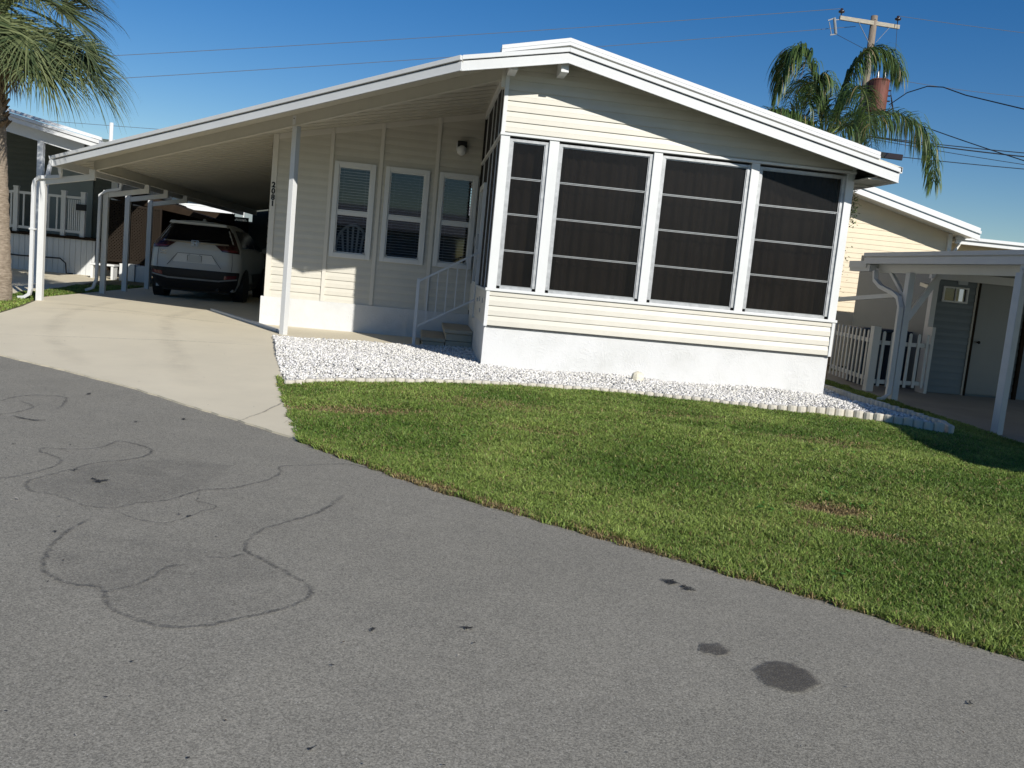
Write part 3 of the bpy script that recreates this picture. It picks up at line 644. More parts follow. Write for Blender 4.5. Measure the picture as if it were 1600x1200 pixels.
# fascia: lower board, drip channel, cap
def fascia(nm,pts,y,parent,h=.118):
    """pts: list of (x,zbottom)"""
    for (x0,a),(x1,b) in zip(pts,pts[1:]):
        mb=MB(); mb.prism([(x0,a),(x1,b),(x1,b+h),(x0,a+h)],fr(y-.022),fr(y)); 
        mb.prism([(x0,a),(x1,b),(x1,b+.012),(x0,a+.012)],fr(y-.030),fr(y-.022))
        mb.build('fascia','white_metal',parent)
        mb=MB(); mb.prism([(x0,a+h),(x1,b+h),(x1,b+h+.010),(x0,a+h+.010)],fr(y-.012),fr(y)); mb.build('fascia_joint','dark_gap',parent)
        mb=MB(); mb.prism([(x0,a+h+.010),(x1,b+h+.010),(x1,b+h+.062),(x0,a+h+.062)],fr(y-.05),fr(y+.02)); mb.build('drip_edge','white_metal',parent,bevel=.004)
fb=[(.302,zs(.302)-.115),(1.57,3.948-.140),(5.905,zr(5.905)-.150)]
fascia('fascia',fb,-.50,home)
for x0,x1,za,zb in ((.76,1.57,zs(.76)+.058,4.015),(1.57,5.62,4.015,zr(5.62)+.056)):
    mb=MB(); mb.prism([(x0,za),(x1,zb),(x1,zb+.036),(x0,za+.036)],fr(-.538),fr(-.49)); mb.prism([(x0,za+.042),(x1,zb+.042),(x1,zb+.086),(x0,za+.086)],fr(-.528),fr(-.49)); mb.build('roof_edge_trim','roof_white',home)
# right eave: fascia return and boxed soffit
mb=MB(); mb.box(5.885,5.907,-.50,YE,zr(5.905)-.15,zr(5.905)-.032); mb.box(5.87,5.95,-.5,YE,zr(5.905)-.022,zr(5.905)+.05); mb.build('eave_fascia','white_metal',home)
mb=MB(); mb.box(XB-.02,5.885,-.46,YE,zr(5.905)-.130,zr(5.905)-.112)
for y in (.2,1.0,1.8): mb.box(XB-.02,5.885,y-.05,y+.05,zr(5.905)-.145,zr(5.905)-.13)
mb.build('eave_soffit','soffit',home)
# ridge beam and wall beam ends
mb=MB(); mb.bar((1.548,-.44,3.80),(1.548,.02,3.80),.095,.17); mb.build('ridge_beam','white_vinyl',home,bevel=.004)
mb=MB(); mb.bar((.93,-.44,zs(.93)-.085),(.93,.0,zs(.93)-.085),.10,.11); mb.build('beam_end','white_vinyl',home,bevel=.004)
mb=MB(); mb.box(XA-.055,XA-.006,-.05,.14,zs(XA)-.27,zs(XA)-.005); mb.build('beam_bracket','cream_trim',home)

# ------------------------------------------------------------------ carport
cp=thing('carport','long white carport joined to the cream home, sheltering the white car','carport',(-4.2,4,0))
XG=-6.04
# ceiling of interlocking pans, running down the slope
mb=MB()
def roofplate(mb,poly,z0,z1): mb.prism(poly,lambda x,y:(x,y,zs(x)+z0),lambda x,y:(x,y,zs(x)+z1))
roofplate(mb,[(.300,yf(.300)+.02),(.300,YE),(XG,YE),(XG,yf(XG)+.02)],0,.06)
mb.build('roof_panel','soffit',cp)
mb=MB()
for i in range(70):
    y=-.2+i*.30
    xl=max(XG+.05,XA-(y+.10)/.751 if y<yb(XG) else XG+.05); xr=-2.56 if y>D else XA-.03
    if y<0: continue
    if xl<xr-.1: mb.prism([(xl,zs(xl)-.012),(xr,zs(xr)-.012),(xr,zs(xr)-.0005),(xl,zs(xl)-.0005)],lambda u,z:(u,y-.011,z),lambda u,z:(u,y+.011,z))
mb.build('ceiling_rib','soffit',cp)
# front beam following the slanted front edge
dirv=Vector((1,-.751,0)).normalized(); nrm=Vector((dirv.y,-dirv.x,0))   # towards the street
def slant(x0,x1,off,zlo,zhi,th,nm,m,par,bev=0):
    """board standing on the slanted line; off = towards the street"""
    mb=MB(); pr=[]
    for x in (x0,x1):
        b=Vector((x,yb(x),0))
        for o in (off,off+th):
            q=b+nrm*o; zz=zs(x)
            pr.append((q.x,q.y,zz+zlo)); pr.append((q.x,q.y,zz+zhi))
    mb.add(pr,[(0,1,3,2),(4,6,7,5),(0,4,5,1),(2,3,7,6),(1,5,7,3),(0,2,6,4)])
    return mb.build(nm,m,par,bevel=bev)
XBm=-5.60
slant(XBm,XA-.01,.0,-.165,-.002,.05,'front_beam','soffit',cp)
slant(XBm,XA-.01,-.006,-.175,-.160,.062,'beam_lip','soffit',cp)
# fascia on the slanted edge; distance between beam and fascia:
OFF=(Vector((.315,-.545,0))-Vector((XA,0,0))).dot(nrm)
def xo(x): return x-nrm.x*OFF     # beam-line x whose offset point lies at plan x
for nm,off,z0,z1,th,m in (('fascia',OFF,-.118,-.012,.022,'white_metal'),('fascia_lip',OFF,-.118,-.106,.032,'white_metal'),('fascia_joint',OFF,-.012,.002,.008,'dark_gap'),('drip_edge',OFF-.02,.002,.056,.07,'white_metal')):
    mb=MB(); pr=[]
    for x in (XG-.02 if nm!='drip_edge' else XG-.05,.305):
        q0=Vector((x,yf(x),0))
        for o in (off-OFF,off-OFF+th):
            q=q0+nrm*o; pr.append((q.x,q.y,zs(x)+z0)); pr.append((q.x,q.y,zs(x)+z1))
    mb.add(pr,[(0,1,3,2),(4,6,7,5),(0,4,5,1),(2,3,7,6),(1,5,7,3),(0,2,6,4)])
    mb.build(nm,m,cp,bevel=.003 if nm=='drip_edge' else 0)
# underside strip between fascia and beam
mb=MB(); pr=[(.305,yf(.305)),(XG,yf(XG)),(XBm-.02,yb(XBm-.02)),(XA-.02,yb(XA-.02)),(XA-.02,-.45),(.36,-.48)]
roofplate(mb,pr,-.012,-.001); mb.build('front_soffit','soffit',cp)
# left gutter
zg=zs(XG)
mb=MB(); yg0=yf(XG)-.01
prof=[(XG-.10,zg+.045),(XG-.085,zg-.02),(XG-.10,zg-.06),(XG-.055,zg-.115),(XG+.03,zg-.115),(XG+.03,zg+.03),(XG+.024,zg+.03),(XG+.024,zg-.108),(XG-.05,zg-.108),(XG-.092,zg-.058),(XG-.078,zg-.02),(XG-.092,zg+.045)]
mb.prism(prof,fr(yg0),fr(YE)); mb.box(XG-.085,XG+.028,yg0,yg0+.006,zg-.11,zg+.03); mb.build('gutter','white_metal',cp)
# side beam
mb=MB(); mb.box(-5.64,-5.58,yb(-5.6),YE,zs(-5.6)-.165,zs(-5.6)-.002); mb.box(-5.65,-5.57,yb(-5.6),YE,zs(-5.6)-.172,zs(-5.6)-.160); mb.build('side_beam','soffit',cp)
# posts
def post(nm,x,y,z0,z1,w,rz,par,d=None,m='white_metal'):
    d=d or w; mb=MB(); vs=[]
    for z in (z0,z1):
        for a,b in ((-1,-1),(1,-1),(1,1),(-1,1)):
            X=a*w/2;Y=b*d/2; vs.append((x+X*math.cos(rz)-Y*math.sin(rz),y+X*math.sin(rz)+Y*math.cos(rz),z))
    mb.add(vs,[(0,3,2,1),(4,5,6,7),(0,1,5,4),(1,2,6,5),(2,3,7,6),(3,0,4,7)])
    return mb.build(nm,m,par,bevel=.005)
ang=math.atan(-.751)
px2=-1.93; p=post('post',px2,yb(px2)+.03,H(px2,2)+.01,zs(px2)-.165,.088,ang,cp)
mb=MB(); q=Vector((px2,yb(px2)+.0,0))+nrm*.052; mb.bar((q.x,q.y,zs(px2)-.20),(q.x,q.y,zs(px2)-.03),.062,.006,up=tuple(nrm)); mb.build('post_strap','white_metal',p)
mb=MB(); q=q+nrm*.004; mb.tube([(q.x,q.y,zs(px2)-.07),(q.x+nrm.x*.008,q.y+nrm.y*.008,zs(px2)-.07)],.008,6); mb.build('bolt','dark_gap',p)
for yq in (4.72,7.91,9.33,11.03):
    p=post('post',-6.40,yq,-.02,2.10,.10,0,cp)
    mb=MB(); mb.bar((-6.36,yq,2.015),(-5.61,yq,2.170),.075,.10); mb.box(-5.655,-5.565,yq-.045,yq+.045,2.12,zs(-5.6)-.166); mb.build('bracket_arm','white_metal',p,bevel=.004)
# downspout of the carport gutter
mb=MB(); yd=4.64
mb.rtube([(-6.06,4.50,zg-.10),(-6.06,4.52,2.19),(-6.10,yd,2.12),(-6.30,yd,2.09),(-6.44,yd,2.07),(-6.50,yd,2.01),(-6.52,yd,1.92),(-6.52,yd,.20),(-6.54,yd,.10),(-6.62,yd,.045),(-6.72,yd,.03)],.075,.055,side=(0,1,0))
mb.box(-6.565,-6.47,yd-.045,yd+.045,1.19,1.22); mb.build('downspout','white_gutter',cp,bevel=.004)
mb=MB(); mb.rtube([(-6.06,7.7,zg-.10),(-6.10,7.8,2.15),(-6.36,7.82,2.09),(-6.49,7.82,2.0),(-6.50,7.82,.3),(-6.56,7.82,.12),(-6.70,7.82,.06)],.07,.05,side=(0,1,0)); mb.build('downspout','white_gutter',cp)

# flat drain extension on the slab
mb=MB(); mb.bar((-3.74,5.75,.038),(-2.06,2.50,.038),.065,.045); mb.bar((-2.06,2.50,.034),(-2.0,2.35,.03),.04,.03)
tag(mb.build('drain_pipe','white_gutter',bevel=.004),'flat white drain pipe lying on the concrete by the carport post','drain pipe')

# ------------------------------------------------------------------ steps and rail
st=thing('entry_steps','two worn tan stone steps against the left side of the sunroom','steps',(.5,3,0))
mb=MB(); mb.box(.13,.47,2.18,3.72,0,.10); mb.box(.11,.48,2.16,3.72,.104,.155); mb.build('lower_step','step_stone',st,bevel=.008)
mb=MB(); mb.box(.48,.885,2.19,3.72,0,.13); mb.box(.484,.885,2.19,3.72,.134,.245); mb.box(.45,.887,2.16,3.72,.249,.305); mb.build('upper_step','step_stone',st,bevel=.008)
rl=thing('handrail','thin white metal handrail with square balusters rising beside the stone steps','handrail',(.01,2.1,0))
yr=2.12
mb=MB(); mb.box(-.018,.028,yr-.022,yr+.022,-.05,1.03); mb.box(-.020,.030,yr-.024,yr+.024,1.03,1.036); mb.build('newel_post','white_metal',rl,bevel=.003)
mb=MB(); mb.bar((.02,yr,1.0),(.86,yr,1.50),.032,.03); mb.build('top_rail','white_metal',rl,bevel=.003)
mb=MB(); mb.bar((.02,yr,.31),(.86,yr,.79),.028,.026); mb.build('bottom_rail','white_metal',rl)
for x in (.15,.29,.43,.57,.71): 
    mb=MB(); mb.box(x-.007,x+.007,yr-.007,yr+.007,.31+(x-.02)*.571,1.0+(x-.02)*.595); mb.build('baluster','white_metal',rl)

ch=thing('plastic_chair','white plastic chair with a slatted rounded back, indoors behind the left porch window','chair',(-1.15,D+.5,.45))
cx,cy=-1.16,D+.34
mb=MB(); pts=[(cx+.27*math.cos(t),cy,1.38+.40*math.sin(t)) for t in [PI*i/16 for i in range(17)]]; mb.tube([(cx+.27,cy+.02,.9)]+pts+[(cx-.27,cy+.02,.9)],.022,6)
for k in (-2,-1,0,1,2): mb.bar((cx+.045*k,cy,.92),(cx+.09*k,cy,1.36+.40*math.sqrt(max(0,1-(k*.09/.27)**2))),.035,.012,up=(0,1,0))
mb.build('backrest','chair_white',ch)
mb=MB(); mb.box(cx-.25,cx+.25,cy,cy+.45,.86,.90); mb.build('seat','chair_white',ch,bevel=.01)
for a,b_ in((-.22,.03),(.22,.03),(-.22,.42),(.22,.42)): mb=MB(); mb.bar((cx+a*1.1,cy+b_,.45),(cx+a,cy+b_,.87),.035,.03); mb.build('leg','chair_white',ch)
# ------------------------------------------------------------------ scalloped edging blocks
def walk(pts,step):
    out=[];acc=0
    for p,q in zip(pts,pts[1:]):
        L=math.dist(p,q); t=acc
        while t<L: out.append((p[0]+(q[0]-p[0])*t/L,p[1]+(q[1]-p[1])*t/L,math.atan2(q[1]-p[1],q[0]-p[0]))); t+=step
        acc=t-L
    return out
def edge_block(ps,label,grp):
    c=ps[len(ps)//2]; z0=H(c[0],c[1])
    mb=MB()
    for (x,y,a) in ps:
        z=H(x,y); ht=.066+.045*ss((x-3.6)/1.2)+random.uniform(-.006,.006); r=.054
        vs=[];n=10
        for zz,k in ((-.05,1),(ht-.02,1),(ht-.006,.95),(ht,.80)):
            for i in range(n):
                t=2*PI*i/n; u=math.cos(t)*r*k; v=math.sin(t)*.036*k
                vs.append((x+u*math.cos(a)-v*math.sin(a),y+u*math.sin(a)+v*math.cos(a),z+zz))
        fs=[(j*n+i,j*n+(i+1)%n,(j+1)*n+(i+1)%n,(j+1)*n+i) for j in range(3) for i in range(n)]+[tuple(3*n+i for i in range(n))]
        mb.add(vs,fs)
    return tag(mb.build('edging_block','edging'),label,'edging block',grp)
wp=walk(front_edge,.106)
blocks=[wp[i:i+6] for i in range(0,len(wp),6)]
nb=len(blocks)
for i,ps in enumerate(blocks):
    if len(ps)<2: continue
    if i==0: lb='first scalloped edging block, beside the driveway at the left end of the gravel bed'
    elif i==nb-1: lb='last scalloped edging block, at the pointed right tip of the gravel bed'
    elif ps[0][0]>4.6: lb='shaded scalloped edging block on the front curve near the right tip of the gravel'
    else: lb='sunlit scalloped edging block in the long front row between lawn and white gravel'
    edge_block(ps,lb,'scalloped edging blocks along the front of the gravel bed')
wp=walk([(5.74,-2.72),(5.93,-2.23),(5.90,-1.33),(5.87,-.24),(5.98,1.25)],.106)
for i in range(0,len(wp),6):
    if len(wp[i:i+6])>1: edge_block(wp[i:i+6],'shaded scalloped edging block in the straight row running back beside the home','scalloped edging blocks beside the home')

# ------------------------------------------------------------------ gravel
def inpoly(X,Y,poly):
    ins=np.zeros(len(X),bool); n=len(poly)
    for i in range(n):
        x0,y0=poly[i];x1,y1=poly[(i+1)%n]
        if y0==y1: continue
        c=((y0>Y)!=(y1>Y))&(X<(x1-x0)*(Y-y0)/(y1-y0)+x0); ins^=c
    return ins
def sample(poly,dens):
    P_=np.array(poly);lo=P_.min(0);hi=P_.max(0);n=int((hi-lo).prod()*dens)
    X=rng.uniform(lo[0],hi[0],n);Y=rng.uniform(lo[1],hi[1],n); k=inpoly(X,Y,poly); return X[k],Y[k]
t=(1+5**.5)/2
ico=np.array([(-1,t,0),(1,t,0),(-1,-t,0),(1,-t,0),(0,-1,t),(0,1,t),(0,-1,-t),(0,1,-t),(t,0,-1),(t,0,1),(-t,0,-1),(-t,0,1)],float)/math.hypot(1,t)
icf=np.array([(0,11,5),(0,5,1),(0,1,7),(0,7,10),(0,10,11),(1,5,9),(5,11,4),(11,10,2),(10,7,6),(7,1,8),(3,9,4),(3,4,2),(3,2,6),(3,6,8),(3,8,9),(4,9,5),(2,4,11),(6,2,10),(8,6,7),(9,8,1)])
X,Y=sample(bed,3600); n=len(X)
k=(sroad(0,0)>-1)
S_=rng.uniform(.008,.019,(n,1,1)); sh=rng.uniform(.65,1.25,(n,1,3)); sh[:,:,2]*=.75
V=ico[None]*sh*(1+rng.uniform(-.28,.28,(n,12,1)))*S_
a=rng.uniform(0,2*PI,n); ca,sa=np.cos(a)[:,None],np.sin(a)[:,None]
tl=rng.uniform(-.5,.5,(n,1)); y_,z_=V[:,:,1]*np.cos(tl)-V[:,:,2]*np.sin(tl),V[:,:,1]*np.sin(tl)+V[:,:,2]*np.cos(tl)
x_=V[:,:,0]; V=np.stack([x_*ca-y_*sa,x_*sa+y_*ca,z_],2)
Z=HN(X,Y)+rng.uniform(.008,.05,n)+.015*np.sin(X*3.1+Y*2.3)
V+=np.stack([X,Y,Z],1)[:,None]
br=rng.uniform(.48,.84,n)*np.where(rng.random(n)<.09,.55,1); tint=np.stack([br,br*.975,br*(.88+.08*rng.random(n))],1)
F_=(icf[None]+(np.arange(n)*12)[:,None,None]).reshape(-1,3)
fast('white_gravel',V.reshape(-1,3),F_,'stone',np.repeat(tint,12,0))
# one bigger rock
mb=MB(); mb.ell((2.86,-.45,.085),.085,.07,.085,10,7,jit=.10); mb.ell((2.90,-.44,.13),.04,.04,.03,8,5,jit=.1)
tag(mb.build('rock','rock'),'single tan rock standing on the white gravel in front of the stucco base','rock')

# ------------------------------------------------------------------ grass
def vnoise(X,Y,s,seed):
    r=np.random.default_rng(seed); G=r.random((64,64)); x=X*s;y=Y*s; xi=np.floor(x).astype(int);yi=np.floor(y).astype(int); fx=x-xi;fy=y-yi
    fx=fx*fx*(3-2*fx);fy=fy*fy*(3-2*fy); g=lambda a,b:G[a%64,b%64]
    return (g(xi,yi)*(1-fx)+g(xi+1,yi)*fx)*(1-fy)+(g(xi,yi+1)*(1-fx)+g(xi+1,yi+1)*fx)*fy
lawn_over=[(-1.40,-1.99),(-1.17,-3.17),(-.80,-4.90)]+[(x-.02,y-.02) for x,y in edj if -.77<x<12]+lawn[len([(x,y) for x,y in edj if -.77<x<12])+3:]
def grass(name,poly,dens_fn,hscale=1.,wscale=1.,dry=True):
    X,Y=sample(poly,dens_fn[0]); jj=.045*(vnoise(X,Y,14,21)-.35); X=X-.70*jj; Y=Y-.714*jj; d=np.hypot(X,Y+11.9); keep=rng.random(len(X))<np.clip((6.0/d)**dens_fn[1],.12,1)
    n1=vnoise(X,Y,1.1,3); n2=vnoise(X,Y,3.3,5); n3=vnoise(X,Y,9,8)
    m=n1*.5+n2*.3+n3*.2
    bare=np.zeros(len(X))
    for cx,cy,rx,ry,an,amp in ((-.45,-3.62,.62,.16,-.05,.6),(.75,-3.1,.8,.25,-.3,.3),(2.80,-6.25,.26,.15,-.35,.95),(2.80,-6.72,.35,.09,-.5,.55),(1.1,-4.2,.5,.10,-.4,.3),(2.75,-3.1,.7,.18,.1,.25),(3.7,-4.0,.6,.2,-.3,.3)):
        u=(X-cx)*math.cos(an)+(Y-cy)*math.sin(an); v=-(X-cx)*math.sin(an)+(Y-cy)*math.cos(an)
        bare=np.maximum(bare,amp*np.clip(1.6-1.2*np.hypot(u/rx,v/ry)-.6*(n3-.5),0,1))
    s=sroad(X,Y); rim=np.clip(1-(s-.0)/.045,0,1)*np.clip(n2*2.2-.5,0,1)*(X>-.8)
    drk=np.clip(bare*1.0+rim*.75,0,1) if dry else 0*X
    keep&=rng.random(len(X))>drk*.62
    X,Y,n1,n2,n3,drk,d=[q[keep] for q in (X,Y,n1,n2,n3,drk,d)]; n=len(X)
    tuft=vnoise(X,Y,6,31); h=rng.uniform(.020,.058,n)*(.62+.5*n2+.40*tuft**2)*hscale*(1-.55*drk); w=rng.uniform(.0022,.0042,n)*wscale*np.clip(d/5.0,1,2.1)
    a=rng.uniform(0,2*PI,n); lean=rng.uniform(.15,1.1,n); la=rng.uniform(0,2*PI,n)
    root=np.stack([X,Y,HN(X,Y)-.002],1)
    sd=np.stack([np.cos(a),np.sin(a),0*a],1)*w[:,None]; ln=np.stack([np.cos(la),np.sin(la),0*la],1)
    mid=root+ln*(h*lean*.35)[:,None]; mid[:,2]+=h*.6
    tip=root+ln*(h*lean)[:,None]; tip[:,2]+=h*(1-.22*lean)
    V=np.stack([root-sd,root+sd,mid-sd*.8,mid+sd*.8,tip],1)
    F_=np.array([(0,1,3),(0,3,2),(2,3,4)])[None]+(np.arange(n)*5)[:,None,None]
    mx=np.clip(n1*1.1+n2*.6-.38+rng.normal(0,.22,n),0,1)
    g0=np.array((.100,.175,.030));g1=np.array((.270,.350,.085)); dr=np.array((.33,.25,.12))
    c=g0*(1-mx[:,None])+g1*mx[:,None]; isd=rng.random(n)<np.clip(.045+.09*n3+drk*1.1,0,1)
    c[isd]=dr*rng.uniform(.5,1.15,(isd.sum(),1)); c*=rng.uniform(.55,1.45,(n,1))
    return fast(name,V.reshape(-1,3),F_.reshape(-1,3),'grass_blade',np.repeat(c,5,0))
grass('lawn_grass',lawn_over,(31000,1.1),1.,.9)
strip=[(-6.70,12),(-6.70,5.2),(-6.55,4.85),(-6.29,3.56),(-6.2,2.4),(-6.5,1.6),(-7.15,2.6),(-7.2,4.9),(-7.25,7.25),(-7.6,10)]
# thatch and clippings that have spilled over the road edge
ep=np.array([(x,y) for x,y in edj if -.78<x<3.4]); m_=9000; k_=rng.integers(0,len(ep)-1,m_); t_=rng.random((m_,1)); q_=ep[k_]*(1-t_)+ep[k_+1]*t_
off=rng.exponential(.016,m_)-.014; q_=q_+np.array((-.70,-.714))[None]*off[:,None]
a_=rng.uniform(0,2*PI,m_); L_=rng.uniform(.006,.024,m_); w_=rng.uniform(.0012,.003,m_); z_=HN(q_[:,0],q_[:,1])+rng.uniform(.005,.014,m_)
c_=np.stack([q_[:,0],q_[:,1],z_],1); d_=np.stack([np.cos(a_)*L_,np.sin(a_)*L_,rng.uniform(-.004,.004,m_)],1); s_=np.stack([-np.sin(a_)*w_,np.cos(a_)*w_,0*a_],1)
V=np.stack([c_-d_,c_+s_,c_+d_,c_-s_],1).reshape(-1,3); tc_=np.array((.36,.28,.16))*rng.uniform(.4,1.3,(m_,1))
fast('grass_clippings',V,np.arange(m_*4).reshape(-1,4),'grass_blade',np.repeat(tc_,4,0))
grass('side_grass',strip,(5200,.3),1.1,1.4,False)
# runners creeping over the driveway edge and small fallen leaves
n=900; tt=rng.random(n); ex=np.interp(tt,[0,.45,1],[-1.35,-1.12,-.78]); ey=np.interp(tt,[0,.45,1],[-1.97,-3.17,-4.87])
# ------------------------------------------------------------------ parked car (rear towards the street)
def lerp_tab(tab,z):
    for (a,va),(b_,vb) in zip(tab,tab[1:]):
        if z<=b_: 
            t=(z-a)/(b_-a) if b_>a else 0; t=max(0,t); return va+(vb-va)*t
    return tab[-1][1]
HW=[(.24,.80),(.40,.88),(.60,.915),(.80,.925),(1.00,.915),(1.14,.890),(1.22,.845),(1.40,.745),(1.56,.655),(1.64,.585),(1.675,.45),(1.69,.20),(1.693,0)]
RY=[(.24,.10),(.36,.04),(.50,.0),(.66,.0),(.76,.045),(.95,.05),(1.12,.06),(1.22,.10),(1.40,.22),(1.56,.34),(1.62,.33),(1.66,.34),(1.693,.36)]
def hw(z): return lerp_tab(HW,z)
def rp(s,z,off=0):
    w=hw(z); y=lerp_tab(RY,z)+.05*abs(s)**2.2+.15*abs(s)**8
    return (s*w,y-off,z)
LONG=[(0,1),(.35,1.0),(1.2,1.01),(2.3,1.0),(3.3,.99),(4.0,.95),(4.4,.86),(4.58,.70)]
def topz(y): return lerp_tab([(0,1.69),(.36,1.69),(1.8,1.69),(2.5,1.62),(3.35,1.14),(4.2,1.0),(4.45,.92),(4.6,.70)],y)
car=thing('parked_car','white suv parked in the carport shade, dark rear window to the street','car',(0,0,0))
zs_=[.24,.32,.40,.50,.60,.70,.80,.90,1.0,1.08,1.14,1.22,1.30,1.40,1.50,1.56,1.60,1.64,1.675,1.69]
mb=MB(); ns=22
# rear skin
vs=[];fs=[]
for z in zs_:
    for i in range(ns+1): vs.append(rp(-1+2*i/ns,z))
for j in range(len(zs_)-1):
    for i in range(ns): fs.append((j*(ns+1)+i,j*(ns+1)+i+1,(j+1)*(ns+1)+i+1,(j+1)*(ns+1)+i))
mb.add(vs,fs)
def sidept(sg,y,z):
    tz=topz(y); zz=z if z<=1.10 else 1.10+(z-1.10)*max(.02,(tz-1.10))/.59 if tz>1.1 else z*tz/1.10 if z<=1.1 else tz
    if tz<=1.1: zz=min(z,1.10)*tz/1.10
    return (sg*hw(z)*lerp_tab(LONG,y),y,zz)
ysn=[.45,.7,1.0,1.4,1.8,2.3,2.8,3.35,3.8,4.2,4.45,4.58]
for sg in(-1,1):
    cols=[[rp(sg,z) for z in zs_+[1.693]]]
    for y in ysn: cols.append([sidept(sg,max(y,lerp_tab(RY,z)+.24),z) if y<1 else sidept(sg,y,z) for z in zs_+[1.693]])
    m_=len(zs_)+1; vs=[p for c in cols for p in c]; fs=[]
    for i in range(len(cols)-1):
        yc=([.2]+ysn)[i]
        for j in range(m_-1):
            zc=(zs_+[1.693])[j]
            fs.append((i*m_+j,i*m_+j+1,(i+1)*m_+j+1,(i+1)*m_+j))
    mb.add(vs,fs)
c0=[sidept(-1,4.58,z) for z in zs_]; c1=[sidept(1,4.58,z) for z in zs_]
mb.add(c0+c1,[(j,j+1,len(zs_)+j+1,len(zs_)+j) for j in range(len(zs_)-1)])
mb.box(-.80,.80,.2,4.4,.24,.30)
body=mb.build('body','car_white',car,smooth=True)
def patch(pl,off,nu=14,nv=5,fn=rp):
    """pl=(bottom-left, bottom-right, top-right, top-left) in (s,z)"""
    vs=[];fs=[]
    for j in range(nv+1):
        v=j/nv
        for i in range(nu+1):
            u=i/nu; s=(pl[0][0]*(1-u)+pl[1][0]*u)*(1-v)+(pl[3][0]*(1-u)+pl[2][0]*u)*v; z=(pl[0][1]*(1-u)+pl[1][1]*u)*(1-v)+(pl[3][1]*(1-u)+pl[2][1]*u)*v
            vs.append(fn(s,z,off))
    for j in range(nv):
        for i in range(nu): fs.append((j*(nu+1)+i,j*(nu+1)+i+1,(j+1)*(nu+1)+i+1,(j+1)*(nu+1)+i))
    return vs,fs
def pb(nm,m,par,*ps,off=.006,**k):
    mb=MB()
    for p in ps: mb.add(*patch(p,off,**k))
    return mb.build(nm,m,par,smooth=True)
pb('rear_window','car_dark_glass',car,((-.96,1.245),(.96,1.245),(.97,1.595),(-.97,1.595)),off=.008)
pb('rear_bumper','black_plastic',car,((-1.0,.24),(1.0,.24),(1.0,.46),(-1.0,.46)),((-1.0,.46),(1.0,.46),(1.0,.665),(-1.0,.665)),off=.012,nu=24)
pb('skid_trim','grey_metal',car,((-.62,.440),(.62,.440),(.62,.475),(-.62,.475)),((-.98,.500),(-.60,.445),(-.60,.478),(-.98,.53)),((.60,.445),(.98,.500),(.98,.53),(.60,.478)),off=.022)
for sg in(-1,1):
    a,b_=(.985,.50)
    q=lambda s,z:(sg*s,z)
    pb('tail_light','tail_dark',car,(q(.47,1.21),q(.99,1.21),q(.99,1.255),q(.40,1.235)),(q(.62,1.08),q(.985,1.06),q(.99,1.21),q(.47,1.205)),(q(.93,1.25),q(.995,1.25),q(.995,1.50),q(.955,1.50)),off=.016)
    pb('reflector','tail_red',car,(q(.66,1.095),q(.95,1.085),q(.95,1.13),q(.60,1.135)),off=.022)
    pb('reflector','tail_red',car,(q(.70,.50),q(.95,.53),q(.95,.60),q(.70,.58)),off=.022)
pb('chrome_strip','chrome',car,((-.80,1.222),(-.12,1.205),(-.12,1.232),(-.80,1.245)),((.12,1.205),(.80,1.222),(.80,1.245),(.12,1.232)),off=.024)
# emblem: upright bars joined by a crossbar in a rounded square ring
mb=MB(); w_,h_=.065,.05
for x0,z0,x1,z1 in ((-.062,1.155,-.070,1.265),(.062,1.155,.070,1.265),(-.062,1.155,.062,1.155),(-.070,1.265,.070,1.265)): mb.bar((x0,.015,z0),(x1,.015,z1),.010,.012,up=(0,1,0))
for sx in(-1,1): mb.bar((sx*.030,.012,1.170),(sx*.040,.012,1.252),.016,.010,up=(0,1,0))
mb.bar((-.034,.012,1.210),(.034,.012,1.210),.014,.010,up=(0,1,0)); mb.build('emblem','chrome',car)
pb('plate_recess','white_gutter',car,((-.48,.80),(.48,.80),(.38,.985),(-.38,.985)),off=.004)
pb('plate_holder','car_white',car,((-.17,.81),(.17,.81),(.17,.96),(-.17,.96)),off=.010)
mb=MB()
for p0,p1 in (((-.60,.72),(-.38,.985)),((.38,.985),(.60,.72)),((-.38,.985),(.38,.985)),((-.155,.84),(-.155,.95)),((.155,.84),(.155,.95)),((-.155,.95),(-.10,.965)),((.155,.95),(.10,.965))):
    A=rp(*p0,.008);B=rp(*p1,.008); mb.bar(A,B,.008,.006,up=(0,1,0))
mb.build('plate_surround','black_plastic',car)
for sg in(-1,1):
    mb=MB(); pts=[rp(sg*.83,z,.003) for z in (.68,.8,.95,1.06)]; mb.tube(pts,.004,4); mb.build('tailgate_seam','black_plastic',car)
text_mesh('badge_text','CR-V',.065,.002,.001,(-.64,.045,1.01),(PI/2,0,R(-3)),car,'chrome')
text_mesh('badge_text','AWD',.05,.002,.001,(-.64,.05,.95),(PI/2,0,R(-3)),car,'chrome')
mb=MB(); mb.prism([(-.60,1.60),(.60,1.60),(.57,1.655),(-.57,1.655)],lambda u,z:(u,.24,z),lambda u,z:(u,.50,z+.01)); mb.build('spoiler','car_white',car,bevel=.01)
mb=MB(); mb.prism([(-.035,0),(.035,0),(.02,.06),(-.02,.06)],lambda u,z:(u,.75+z*.8,1.69+z),lambda u,z:(u,.95,1.69+z*.4)); mb.build('antenna','car_white',car)
mb=MB(); mb.tube([rp(.0,1.27,.03),rp(.35,1.30,.03)],.009,6); mb.build('wiper','black_plastic',car)
